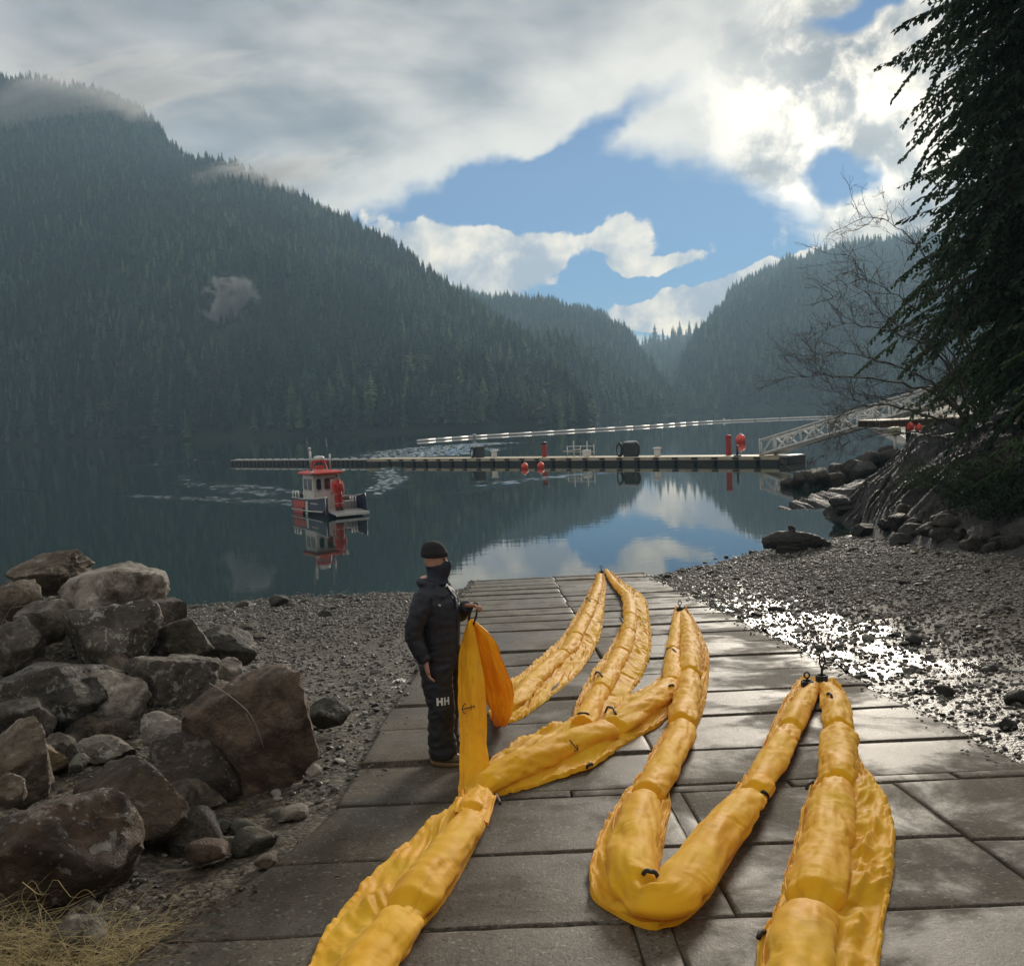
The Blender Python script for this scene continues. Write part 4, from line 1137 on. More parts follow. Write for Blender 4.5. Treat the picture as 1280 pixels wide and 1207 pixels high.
# ------------------------------------------------------------------ rocks
def mat_rock():
    m, nt = new_mat('boulder_stone')
    oi = nt.n('ShaderNodeObjectInfo')
    oc = nt.n('ShaderNodeTexCoord').outputs['Object']
    geo = nt.n('ShaderNodeNewGeometry')
    g = nt.vm('ADD', oc, nt.vm('SCALE', (37., 11., 5.), scale=nt.m('MULTIPLY', oi.outputs['Random'], 9.)))
    f = nt.noise(g, 2.4, 7, .65, .5); f2 = nt.noise(g, 11, 6, .68)
    tint = oi.outputs['Color']
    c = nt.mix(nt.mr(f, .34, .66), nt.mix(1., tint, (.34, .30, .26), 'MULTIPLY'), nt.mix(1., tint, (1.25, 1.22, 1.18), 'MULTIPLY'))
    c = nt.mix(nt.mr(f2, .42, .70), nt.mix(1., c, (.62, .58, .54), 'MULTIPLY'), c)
    rust = nt.mr(nt.noise(g, 1.6, 5, .6), .52, .70)
    c = nt.mix(nt.m('MULTIPLY', rust, .2), c, (.105, .058, .032))
    # pale lichen crust, in spots
    li = nt.mr(nt.noise(g, 6.5, 6, .72, .6), .56, .62)
    li2 = nt.mr(nt.vor(g, 13), .16, .10)
    lich = nt.m('MULTIPLY', nt.m('MAXIMUM', li, li2), oi.outputs['Alpha'])
    c = nt.mix(nt.m('MULTIPLY', lich, .75), c, (.42, .41, .36))
    crack = nt.m('MULTIPLY', nt.mr(nt.vor(nt.vm('ADD', g, nt.vm('SCALE', nt.noise(g, 3, 4, color=True), scale=.4)), 2.2, 'DISTANCE_TO_EDGE'), .012, .0), .22)
    c = nt.mix(crack, c, (.02, .016, .012))
    h = nt.m('ADD', nt.m('MULTIPLY', nt.noise(g, 7, 8, .68, .3), 1.0), nt.m('ADD', nt.m('MULTIPLY', nt.noise(g, 38, 4, .65), .25), nt.m('MULTIPLY', crack, -.4)))
    bp = nt.n('ShaderNodeBump', {'Strength': 1.0, 'Distance': .085, 'Height': h}).outputs[0]
    b = nt.n('ShaderNodeBsdfPrincipled', {'Base Color': c, 'Roughness': nt.mr(f2, .3, .7, .52, .85), 'Normal': bp, 'Specular IOR Level': .4})
    finish(nt, b.outputs[0]); return m
MATS['rock'] = mat_rock()
_ico = {}
def ico(sub):
    if sub not in _ico:
        bm = bmesh.new(); bmesh.ops.create_icosphere(bm, subdivisions=sub, radius=1)
        bm.verts.index_update()
        _ico[sub] = (np.array([v.co for v in bm.verts]), [[v.index for v in f.verts] for f in bm.faces]); bm.free()
    return _ico[sub]
def rock_mesh(seed, sub=4, planes=11, rough=.05, sharp=44., flat=.0):
    """a broken block: a ball cut by random planes, then chipped"""
    rs = np.random.RandomState(seed); D, F = ico(sub)
    N = rs.normal(size=(planes, 3)); N /= np.linalg.norm(N, axis=1)[:, None]
    k = rs.uniform(.56, .90, planes)
    q = np.maximum(D @ N.T, 1e-3)/k[None, :]
    r = 1/np.maximum(((q**sharp).sum(1))**(1/sharp), .95)
    V = D*r[:, None]
    out = np.empty_like(V); o = rs.uniform(0, 90, 3)
    for i, p in enumerate(V):
        a = Vector(p*1.6+o)
        n = rough*1.5*mnoise.noise(a)+rough*.9*(1-abs(mnoise.noise(a*2.3))*2)+rough*.45*mnoise.noise(a*5.5)+rough*.22*mnoise.noise(a*13)
        out[i] = p*(1+n)
    me = mesh_from(out, F, None, 'rock'); me.polygons.foreach_set('use_smooth', np.ones(len(F), bool))
    try: me.set_sharp_from_angle(angle=R_(42))
    except Exception: pass
    me.materials.append(MATS['rock'])
    ext = np.abs(out).max(0); return me, out.min(0), out.max(0)
def place_rock(name, box, Y, seed, tint, lich=.5, label=None, cat='boulder', group=None, sub=4, depth_k=1.0, planes=11, rough=.05, sink=0.0, rot=None):
    """box: picture extents x0, x1, y0, y1; Y metres out"""
    x0, x1, y0, y1 = box
    c = P((x0+x1)/2, (y0+y1)/2, Y); s = Y/F_PX
    w = (x1-x0)*s/2*1.06; h = (y1-y0)*s/2*1.06
    me, lo, hi = rock_mesh(seed, sub, planes, rough)
    me.transform(Matrix.Translation(-Vector((lo+hi)/2)))
    e = (hi-lo)/2
    dpt = max(w, h)*.85*depth_k
    me.transform(Matrix.Diagonal((w/e[0], dpt/e[1], h/e[2], 1)))
    me.transform(Matrix.Rotation(-ROLL, 4, 'Y'))
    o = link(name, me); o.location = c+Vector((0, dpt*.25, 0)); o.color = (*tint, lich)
    if label: tag(o, label, cat, group)
    return o
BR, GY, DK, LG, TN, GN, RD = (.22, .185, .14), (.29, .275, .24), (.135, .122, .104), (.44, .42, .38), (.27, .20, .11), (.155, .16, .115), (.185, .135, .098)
BOULDERS = [
    ((6, 102, 692, 745), 12.6, BR, .7, 'pale topped brown boulder at the very top of the riprap pile'),
    ((68, 198, 711, 790), 11.6, LG, .5, 'large light grey boulder lying high on the pile against the water'),
    ((-12, 46, 728, 782), 11.3, BR, .4, 'brown boulder beside dry twigs high on the riprap pile'),
    ((24, 92, 750, 808), 10.8, GY, .3, 'rounded grey brown boulder below the topmost boulder'),
    ((74, 195, 758, 862), 10.5, DK, 1.0, 'big dark boulder thickly spotted with white lichen under the light grey one'),
    ((186, 262, 774, 838), 10.9, (.17, .165, .125), .35, 'greenish grey wedge shaped boulder facing the gravel beach'),
    ((166, 268, 816, 898), 9.9, DK, .8, 'dark angular boulder with lichen crown above the reddish boulder'),
    ((246, 322, 786, 846), 11.6, (.075, .072, .06), .2, 'dark low boulder at the beach side of the greenish wedge'),
    ((256, 303, 824, 853), 10.6, LG, .1, 'small pale green grey slab between two dark boulders'),
    ((-14, 140, 833, 926), 9.2, (.085, .078, .068), .5, 'long dark grey boulder leaning over a gap in the pile'),
    ((80, 180, 836, 924), 9.45, LG, .6, 'light grey speckled boulder in the middle of the riprap pile'),
    ((-12, 66, 876, 932), 8.7, DK, .3, 'dark blocky boulder with flat top under the long dark one'),
    ((56, 94, 916, 948), 8.5, GY, .3, 'small grey lichened rock wedged above the tan rock'),
    ((34, 84, 931, 976), 8.1, TN, .1, 'tan coloured angular rock wedged between boulders'),
    ((82, 108, 944, 966), 8.0, (.20, .21, .18), .0, 'small smooth pale green cobble next to the tan rock'),
    ((93, 166, 920, 968), 8.5, GY, 1.0, 'white flecked grey boulder beside the small pale cobble'),
    ((176, 240, 894, 946), 8.45, GY, 1.0, 'lichen capped grey block on top of the dark brown boulder'),
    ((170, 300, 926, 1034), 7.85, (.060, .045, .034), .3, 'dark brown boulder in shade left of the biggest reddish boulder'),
    ((229, 397, 842, 1008), 8.25, RD, .15, 'biggest reddish brown boulder at the foot of the pile by the ramp'),
    ((-16, 63, 904, 1010), 7.1, BR, .5, 'tall brown boulder leaning inward above the lichened front block'),
    ((-14, 29, 968, 1014), 6.6, BR, .4, 'smaller brown rock tucked behind the lichened front block'),
    ((61, 240, 960, 1102), 6.75, (.105, .080, .055), .35, 'wide ridged brown boulder sloping down towards the ramp'),
    ((-20, 164, 1004, 1156), 5.7, (.115, .078, .050), .55, 'blocky rust brown front boulder above the dry grass'),
    ((380, 436, 874, 911), 9.8, (.085, .088, .07), .1, 'smooth grey green boulder alone on the gravel beside the ramp'),
    ((180, 230, 750, 790), 11.4, DK, .4, 'dark boulder behind the light grey one at the pile\'s water end'),
    ((306, 364, 836, 874), 10.4, DK, .1, 'dark flat boulder behind the biggest reddish boulder'),
    ((-20, 54, 774, 842), 10.2, DK, .4, 'dark boulder under the rounded grey brown one'),
    ((58, 124, 1148, 1215), 4.95, GY, .3, 'grey stone half hidden in the dry grass'),
]
def make_boulders():
    for i, (box, Y, tint, lich, lab) in enumerate(BOULDERS):
        big = (box[1]-box[0]) > 70
        place_rock('boulder' if big else 'rock', box, Y, 100+i, tint, lich, lab, 'boulder' if big else 'rock', 'riprap boulders left of the ramp', 5 if big else 4, 1.05, 18, .065)
    # smaller stones that fill the gaps and foot of the pile
    rd = random.Random(12)
    small = [((232, 269, 1024, 1056), 6.75, GN, 'mossy green wedge of stone at the pile\'s foot'), ((288, 344, 1036, 1070), 6.55, (.13, .125, .09), 'flat greenish slab stone lying beside the ramp edge'),
             ((286, 322, 1026, 1046), 6.95, (.10, .10, .075), 'squarish green grey stone behind the flat slab stone'), ((340, 384, 1008, 1028), 7.2, GY, 'thin flat grey stone close to the ramp edge'), ((262, 290, 1024, 1046), 7.0, (.09, .095, .065), 'dark mossy stone between green stones'),
             ((228, 284, 1052, 1074), 6.35, (.14, .085, .05), 'rusty brown flat stone under the mossy wedge'), ((318, 346, 1066, 1086), 6.2, BR, 'small brown stone touching the ramp edge'), ((272, 296, 1046, 1060), 6.55, (.16, .16, .12), 'little pale green stone beside the slab'), ((383, 402, 956, 972), 8.1, LG, 'small white grey stone near the reddish boulder'),
             ((330, 372, 1012, 1036), 7.3, (.12, .115, .09), 'grey slab overlapping the thin flat stone')]
    for i, (box, Y, tint, lab) in enumerate(small):
        place_rock('stone', box, Y, 300+i, tint, .1, lab, 'stone', 'small stones at the foot of the riprap', 3, 1.2, 9, .06)
    pool = [rock_mesh(400+k, 3, 10, .06)[0] for k in range(6)]
    lab = 'dark stone filling the gaps between the riprap boulders'
    n = 0
    while n < 110:
        y = rd.uniform(4.6, 14); x = rd.uniform(-7.5, -1.9)
        fb = float(interp(y, [3, 5.4, 7.2, 10, 12, 14, 17], [-2.55, -2.35, -2.15, -2.5, -3.8, -6.2, -10]))
        if x > fb+.1 or x < fb-4.5: continue
        s = rd.uniform(.10, .26)
        o = link('rock', pool[n % 6]); o.location = (x, y, float(ground_z(x, y))+s*.2)
        o.rotation_euler = (rd.uniform(0, 6), rd.uniform(0, 6), rd.uniform(0, 6)); o.scale = (s*rd.uniform(.8, 1.4), s, s*rd.uniform(.6, 1))
        t = rd.choice([DK, BR, GY, DK]); o.color = (*t, .3); tag(o, lab, 'rock', 'filler stones in the riprap'); n += 1
make_boulders()
# stones one can tell apart on the beach
def beach_stones():
    rd = random.Random(21); pool = [rock_mesh(500+k, 3, 9, .045, 9.)[0] for k in range(6)]
    L = [(266, 789, 25), (346, 749, 30), (425, 742, 18), (405, 763, 20), (304, 751, 17), (278, 757, 16), (240, 754, 14), (308, 784, 20), (305, 792, 22), (325, 789, 22), (283, 781, 16), (380, 748, 12), (220, 757, 16), (362, 752, 10), (440, 748, 9), (460, 752, 9), (333, 760, 8), (270, 770, 10), (372, 770, 9)]
    for px, py, w in L:
        p = G(px, py+w*.15, -.1); s = w*p.y/F_PX/2
        o = link('beach_stone', rd.choice(pool)); o.location = (p.x, p.y, float(ground_z(p.x, p.y))+s*.25); o.scale = (s, s*.9, s*.62); o.rotation_euler = (rd.uniform(-.2, .2), rd.uniform(-.2, .2), rd.uniform(0, 6))
        o.color = (*rd.choice([GY, (.10, .095, .08), BR, (.13, .125, .10)]), .2)
        tag(o, 'rounded stone on the gravel by the water left of the ramp', 'stone', 'beach stones by the left waterline')
    for px, py, w, h, lab in ((1121, 789, 28, 20, 'dark rounded rock sitting at the far edge of the tide pool'), (1272, 874, 30, 14, 'pale grey cobble on the right beach beside the ramp'), (1262, 905, 26, 16, 'dark cobble half sunk in gravel near the right ramp edge'), (1090, 1000, 0, 0, None)):
        if not lab: continue
        p = G(px, py, -.02); s = w*p.y/F_PX/2
        o = link('beach_stone', rd.choice(pool)); o.location = (p.x, p.y, float(ground_z(p.x, p.y))+s*.4); o.scale = (s, s, s*.75); o.rotation_euler = (.1, .1, rd.uniform(0, 6)); o.color = (.05, .05, .045, .1); tag(o, lab, 'stone')
    for i in range(110):
        x = rd.uniform(4.1, 13); y = rd.uniform(9, 33)
        if x > 4.2+y*.42: continue
        s = rd.uniform(.05, .13)
        o = link('beach_stone', rd.choice(pool)); o.location = (x, y, float(ground_z(x, y))+s*.25); o.scale = (s*rd.uniform(.8, 1.5), s, s*.6); o.rotation_euler = (rd.uniform(-.3, .3), rd.uniform(-.3, .3), rd.uniform(0, 6))
        o.color = (*rd.choice([DK, (.05, .048, .042), (.09, .085, .07)]), .1)
        tag(o, 'dark cobble lying loose on the right hand beach', 'stone', 'cobbles on the right beach')
beach_stones()
# loose pebbles: nobody could count them
def pebbles():
    pool = []
    for k in range(5):
        me = rock_mesh(600+k, 2, 8, .05, 8.)[0]; me.materials.clear(); me.materials.append(PEB)
        pool.append(bpy.data.objects.new('pebble_pattern', me))
    tree = scatter_modifier('pebbles', pool)
    rs = np.random.RandomState(8)
    n = 220000
    y = 4.6+30*rs.rand(n)**1.15; x = np.where(rs.rand(n) < .42, rs.uniform(-13, -1.1, n), rs.uniform(3.45, 15, n))
    keep = (np.abs(x) < y*.56+.6)
    edge = np.minimum(x+1.38, 3.72-x); on = (x > -1.36) & (x < 3.72)
    keep &= (~on) | (rs.rand(n) < .9*np.exp(-np.abs(edge)/.10))
    keep &= ~((y < 7.3) & (x > -2.2) & (x < 7))
    dens = np.where(x < 0, .35+.65*sstep(y, 17, 24), .45+.3*sstep(y, 10, 22)); keep &= rs.rand(n) < dens
    x, y = x[keep], y[keep]; z = ground_z(x, y); z = np.where((x > -1.36) & (x < 3.72), RZ0-RS*y+.004, z); k2 = (z > -.1); x, y, z = x[k2], y[k2], z[k2]
    m = len(x); s = (.008+.018*rs.rand(m)**2.6)*(1+.036*y); s *= np.where(rs.rand(m) < .04, 1.9, 1); s *= np.where((x > -1.36) & (x < 3.72), .6, 1)
    hol = np.exp(-(((x-4.8)/1.6)**2+((y-15.6)/5.2)**2)) > .35
    z = np.where(hol, np.maximum(z, RZ0-RS*np.round(y/1.9)*1.9-.126-s*.1), z)
    o = scatter('pebbles', np.c_[x, y, z+s*.2], rs.randint(0, 5, m), np.c_[rs.uniform(-.4, .4, m), rs.uniform(-.4, .4, m), rs.rand(m)*6.3], np.c_[s*rs.uniform(.8, 1.5, m), s, s*rs.uniform(.4, .75, m)], tree, [PEB])
    tag(o, 'loose pebbles strewn over the beach on both sides of the ramp', 'pebbles', kind='stuff')
def mat_pebble():
    m, nt = new_mat('pebble_stone')
    r = nt.n('ShaderNodeObjectInfo').outputs['Random']
    c = nt.ramp(r, [(0, (.022, .020, .017)), (.45, (.060, .054, .045)), (.8, (.12, .11, .093)), (.95, (.24, .225, .195)), (1, (.40, .39, .36))])
    b = nt.n('ShaderNodeBsdfPrincipled', {'Base Color': c, 'Roughness': nt.mr(r, 0, 1, .5, .85), 'Specular IOR Level': .45})
    finish(nt, b.outputs[0]); return m
PEB = mat_pebble()
pebbles()

# ------------------------------------------------------------------ dry grass, twigs, litter
MATS['straw'] = simple('dry_grass', (.33, .25, .10), .7, var=.6, scale=9)
MATS['twig'] = simple('grey_twig', (.16, .13, .10), .8, var=.3)
MATS['shell'] = simple('white_shell', (.62, .61, .58), .6, var=.2, scale=30)
MATS['leaf_litter'] = simple('brown_litter', (.06, .036, .018), .85, var=.5, scale=20)
MATS['drift'] = simple('wet_driftwood', (.022, .020, .018), .7, var=.4, scale=5, bump=.7, bscale=14)
def grass():
    rd = random.Random(31); mb = MB()
    for i in range(3400):
        b = P(rd.uniform(-60, 135), rd.uniform(1120, 1260), 1); px = b
        y = rd.uniform(4.05, 5.15); x = rd.uniform(-3.1, -1.92)
        if rd.random() > math.exp(-((x+2.5)/.55)**2-((y-4.5)/.6)**2)*1.6: continue
        z = float(ground_z(x, y)); a = rd.uniform(0, 6.3) if rd.random() < .5 else rd.uniform(-.9, .9); ln = rd.uniform(.18, .5); lean = rd.uniform(.5, 1.5); w = rd.uniform(.0022, .004)
        pts = []; p = Vector((x, y, z-.02)); dr = Vector((math.cos(a)*.35, math.sin(a)*.35, 1))
        for k in range(6):
            pts.append(p.copy()); p = p+dr.normalized()*ln/5; dr = dr+Vector((math.cos(a), math.sin(a), -1.1))*lean*.30
        sd_ = Vector((-math.sin(a), math.cos(a), 0))*w; o = len(mb.v)
        for k, q in enumerate(pts): mb.v += [q-sd_*(1-k/6), q+sd_*(1-k/6)]
        for k in range(5): mb.f.append([o+2*k, o+2*k+1, o+2*k+3, o+2*k+2]); mb.mi.append(0)
    o = mb.build('dry_grass', MATS['straw']); tag(o, 'tuft of dry straw coloured grass below the front boulder', 'grass', kind='stuff')
grass()
def stalk(name, pts, r, label, mat='straw', cat='stalk'):
    mb = MB()
    for pl in pts: mb.tube([Vector(q) for q in spline([tuple(P(*a)) for a in pl], 12)], [r*(1-.6*k/11) for k in range(12)], 5)
    o = mb.build(name, MATS[mat], smooth=True); tag(o, label, cat); return o
stalk('dead_stalk', [[(40, 1150, 4.9), (28, 1115, 4.85), (40, 1100, 4.85), (52, 1118, 4.8)], [(28, 1102, 4.85), (55, 1118, 4.8), (68, 1098, 4.8), (92, 1122, 4.75), (120, 1112, 4.75)], [(80, 1135, 4.8), (110, 1112, 4.8), (120, 1122, 4.8)]], .0024, 'bent dry weed stalks standing before the front boulder')
stalk('root_strand', [[(262, 854, 7.55), (290, 872, 7.45), (312, 892, 7.4), (322, 912, 7.38), (330, 935, 7.38)], [(308, 892, 7.4), (316, 915, 7.38), (318, 932, 7.4)]], .006, 'thin pale root strand hanging over the biggest reddish boulder', 'twig', 'root')
stalk('dry_twigs', [[(-4, 792, 10.4), (14, 760, 10.4), (30, 742, 10.4), (24, 720, 10.4)], [(14, 760, 10.4), (40, 752, 10.4), (44, 738, 10.4)], [(6, 775, 10.4), (30, 790, 10.4), (60, 783, 10.3)], [(2, 712, 10.6), (16, 704, 10.6), (20, 692, 10.6)]], .006, 'bare dry twigs growing between the upper riprap boulders', 'twig', 'twigs')
def stick(px0, px1, r, lab):
    a, b = P(*px0), P(*px1); mb = MB()
    pts = [a.lerp(b, t)+Vector((0, 0, .012*math.sin(7*t))) for t in np.linspace(0, 1, 8)]
    mb.tube(pts, [r*(1-.35*t) for t in np.linspace(0, 1, 8)], 7); tag(mb.build('driftwood_stick', MATS['twig'], smooth=True), lab, 'stick')
stick((196, 1096, 6.25), (248, 1082, 6.35), .022, 'short weathered stick lying at the foot of the ridged boulder')
def litter():
    rd = random.Random(41); mb = MB()
    for i in range(900):
        x = rd.gauss(-2.05, .22); y = rd.gauss(5.2, .5)
        if y > 6.7 or y < 4.2: continue
        xl = float(interp(y, [2.4, 4.74, 5.6, 6.2, 6.97], [-2.3, -1.9, -1.62, -1.42, -1.34]))
        z = max(float(ground_z(x, y)), rampz(y)+.002 if x > xl else -9)+.006; s = rd.uniform(.008, .028)
        M = Euler((rd.uniform(-.6, .6), rd.uniform(-.6, .6), rd.uniform(0, 6))).to_matrix()
        mb.add([Vector((x, y, z))+M @ Vector(q)*s for q in ((-1, -.4, 0), (.2, -.6, .15), (1, .1, 0), (0, .6, .1))], [(0, 1, 2, 3)])
    for i in range(700):
        x = rd.uniform(2.8, 5.2); y = rd.gauss(4.95, .35)
        if y < 3.9 or y > 5.7 or x < 3.3-.6*(5-y) and rd.random() < .6: continue
        z = rampz(y)+.004; s = rd.uniform(.006, .03)
        M = Euler((rd.uniform(-.5, .5), rd.uniform(-.5, .5), rd.uniform(0, 6))).to_matrix()
        mb.add([Vector((x, y, z))+M @ Vector(q)*s for q in ((-1, -.4, 0), (.2, -.6, .15), (1, .1, 0), (0, .6, .1))], [(0, 1, 2, 3)])
    tag(mb.build('leaf_litter', MATS['leaf_litter']), 'brown leaf litter gathered along the edges of the ramp head', 'litter', kind='stuff')
litter()
def shells():
    rd = random.Random(51)
    for px, py, w, lab in ((500, 856, 16, 'white crumpled scrap on gravel beside the ramp edge'), (493, 866, 7, 'small white shell fragment next to the white scrap')):
        p = G(px, py, -.12); s = w*p.y/F_PX/2; mb = MB()
        n = 14; rows = []
        for i in range(n):
            rows.append([(s*(i/n*2-1)*(1+.2*rd.random()), s*.6*(j/5*2-1)*(1+.3*rd.random()), s*.5*rd.random()*math.sin(PI*i/n)+.02) for j in range(6)])
        o = link('shell_scrap', grid_mesh(np.array(rows)), MATS['shell']); o.location = (p.x, p.y, float(ground_z(p.x, p.y))); tag(o, lab, 'scrap')
shells()
# dark drift log with a stub at the water's edge
def drift_log():
    p = G(1000, 704, -.05); p.z = float(ground_z(p.x, p.y)); mb = MB(); s = p.y/F_PX
    a = Vector((-43*s, .3, .22)); q = [a, Vector((-25*s, .15, .34)), Vector((-5*s, 0, .32)), Vector((18*s, 0, .26)), Vector((38*s, -.1, .14))]
    limb(mb, q, [.16, .27, .28, .22, .08], 14)
    limb(mb, [Vector((-28*s, .1, .12)), Vector((-6*s, .0, .10)), Vector((14*s, 0, .08))], [.2, .26, .15], 12)
    limb(mb, [Vector((-12*s, 0, .4)), Vector((-9*s, 0, .62)), Vector((-12*s, 0, .80))], [.12, .09, .05], 8); limb(mb, [Vector((-10*s, 0, .55)), Vector((-5*s, .02, .72))], [.07, .03], 8)
    me = solid(mb, .03, 2); cloth_folds(me, .02, None, 5); me.polygons.foreach_set('use_smooth', np.ones(len(me.polygons), bool))
    o = link('drift_log', me, MATS['drift']); o.location = p; tag(o, 'black wet drift log with a broken stub at the water\'s edge', 'log')
drift_log()

# ------------------------------------------------------------------ bedrock and boulders on the right shore
def mat_bedrock():
    m, nt = new_mat('striped_bedrock')
    g = nt.n('ShaderNodeNewGeometry').outputs['Position']
    # bands that follow the dipping layers
    k = nt.vm('DOT_PRODUCT', g, (.30, .25, -.92))
    lay = nt.noise(nt.n('ShaderNodeCombineXYZ', {0: nt.m('MULTIPLY', k, 5.5), 1: nt.m('MULTIPLY', nt.vm('DOT_PRODUCT', g, (.8, 0, .4)), .35), 2: nt.m('MULTIPLY', nt.vm('DOT_PRODUCT', g, (0, 1, .2)), .35)}).outputs[0], 1.0, 6, .65)
    f = nt.noise(g, 3, 6, .7)
    c = nt.ramp(nt.m('ADD', nt.m('MULTIPLY', lay, .75), nt.m('MULTIPLY', f, .3)), [(.40, (.007, .0065, .006)), (.52, (.024, .022, .019)), (.66, (.060, .055, .048)), (.80, (.24, .23, .21))])  # stops darkened throughout: the trees' shade is put into the rock colour
    h = nt.m('ADD', nt.m('MULTIPLY', lay, 1.4), nt.m('MULTIPLY', f, .4))
    bp = nt.n('ShaderNodeBump', {'Strength': 1.0, 'Distance': .3, 'Height': h}).outputs[0]
    xyz = nt.n('ShaderNodeSeparateXYZ', {0: g}).outputs
    c = nt.mix(nt.mr(xyz[2], .7, .1), c, nt.mix(1., c, (.5, .46, .4), 'MULTIPLY'))
    b = nt.n('ShaderNodeBsdfPrincipled', {'Base Color': c, 'Roughness': .6, 'Normal': bp}); finish(nt, b.outputs[0]); return m
MATS['bedrock'] = mat_bedrock()
def on_ground(px, py):
    d = ray(px, py); ts = np.arange(4.0, 90, .05); q = np.array(CAM)[None]+np.array(d)[None]*ts[:, None]; i = int(np.argmax(q[:, 2] <= ground_z(q[:, 0], q[:, 1]))); return Vector(q[i])
def bedrock():
    # crest (far edge) falling steeply to the water, face dipping towards the beach
    crest = np.array([P(1014, 654, 42.5), P(1030, 646, 43.3), P(1046, 636, 44), P(1074, 612, 44.3), P(1104, 586, 44.6), P(1134, 560, 45), P(1154, 544, 45), P(1200, 528, 45), P(1290, 505, 43)])
    toe = np.array([on_ground(*q) for q in ((1020, 658), (1040, 662), (1062, 666), (1090, 672), (1120, 678), (1150, 683), (1180, 688), (1225, 694), (1300, 702))])
    n, m = 200, 130
    A, B = spline(crest, n), spline(toe, n); v = np.linspace(0, 1, m)
    V = A[:, None]*(1-v)[None, :, None]+B[:, None]*v[None, :, None]
    u = np.linspace(0, 1, n); fade = np.clip((1-v)/.15, 0, 1)[None, :]*np.clip(u[:, None]/.1, .1, 1)
    V[:, :, 2] += .75*np.sin(v*PI)[None, :]**.9*u[:, None]
    k = V[:, :, 0]*.75+V[:, :, 1]*.12-V[:, :, 2]*1.2
    st = vnoise(k*1.8, V[:, :, 1]*.10+V[:, :, 0]*.1, 71, 3); st2 = vnoise(k*5, V[:, :, 1]*.25, 72, 3); st3 = vnoise(k*11, V[:, :, 1]*.6, 76, 3)
    V[:, :, 2] += fade*(.42*(1-np.abs(st)*1.6)+.22*(np.floor(st2*3)/3)+.10*(1-np.abs(st3)*1.6)+.14*vnoise(V[:, :, 0]*1.1, V[:, :, 1]*.8, 73, 4)-.15)
    low = V[:, -1:].copy(); low[:, :, 1] -= .8; low[:, :, 2] -= .7
    back = V[:, :1].copy(); back[:, :, 1] += 2.2; back[:, :, 2] -= 2.6
    V = np.concatenate([back, V, low], 1)
    o = link('bedrock_outcrop', grid_mesh(V), MATS['bedrock'], smooth=True)
    try: o.data.set_sharp_from_angle(angle=R_(38))
    except Exception: pass
    tag(o, kind='structure')
    # low toe of rock running into the water
    c2 = np.array([P(972, 639, 45.5), P(1000, 627, 47), P(1040, 614, 49), P(1072, 604, 51)]); t2 = np.array([P(984, 646, 43.5), P(1026, 654, 42.2), P(1062, 640, 43.6), P(1112, 600, 45)]); t2[:, 2] -= .25
    A, B = spline(c2, 70), spline(t2, 70); v = np.linspace(0, 1, 34)
    V = A[:, None]*(1-v)[None, :, None]+B[:, None]*v[None, :, None]; kk = V[:, :, 0]*.6-V[:, :, 2]+V[:, :, 1]*.25
    V[:, :, 2] +=   .12*np.sin(v*PI)[None, :]+.22*(1-np.abs(vnoise(kk*3.2, V[:, :, 1]*.2, 75, 4))*1.6)
    back = V[:, :1].copy(); back[:, :, 1] += 1.5; back[:, :, 2] -= 1.0
    o = link('bedrock_toe', grid_mesh(np.concatenate([back, V], 1)), MATS['bedrock'], smooth=True); tag(o, kind='structure')
bedrock()
def shore_boulders():
    rd = random.Random(61)
    L = [(988, 603, 24, 13), (1004, 598, 26, 18), (1012, 607, 18, 12), (1024, 594, 28, 16), (1040, 601, 34, 20), (1050, 588, 26, 18), (1064, 583, 26, 18), (1062, 600, 34, 18), (1080, 588, 30, 22), (1088, 574, 30, 20), (1100, 580, 30, 24), (1108, 566, 30, 18), (1074, 606, 30, 16), (1094, 596, 34, 22), (1116, 573, 28, 22), (1030, 606, 22, 11)]
    for i, (px, py, w, h) in enumerate(L):
        Y = 58+rd.uniform(-1.5, 2.5)-(py-575)*.06
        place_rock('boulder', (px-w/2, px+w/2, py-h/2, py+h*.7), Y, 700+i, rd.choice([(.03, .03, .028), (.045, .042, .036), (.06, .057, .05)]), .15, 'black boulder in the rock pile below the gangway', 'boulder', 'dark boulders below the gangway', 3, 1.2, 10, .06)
shore_boulders()
def slope_rocks():
    rd = random.Random(91); bo = bpy.data.objects['bedrock_outcrop'].data
    BB = BVHTree.FromPolygons([v.co.copy() for v in bo.vertices], [list(p.vertices) for p in bo.polygons])
    for i in range(24):
        px = rd.uniform(1040, 1278); py = 650+(px-1040)*.17+rd.uniform(-26, 14); q = on_ground(px, min(py, 706)); hq = BB.ray_cast(CAM, ray(px, py).normalized())[0]; q = hq if hq is not None else q; w = rd.uniform(12, 42); h = w*rd.uniform(.45, .7)
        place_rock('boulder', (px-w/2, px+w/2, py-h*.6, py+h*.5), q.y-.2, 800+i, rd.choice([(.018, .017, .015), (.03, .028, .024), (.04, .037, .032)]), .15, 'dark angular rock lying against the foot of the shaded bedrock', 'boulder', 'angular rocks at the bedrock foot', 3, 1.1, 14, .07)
slope_rocks()

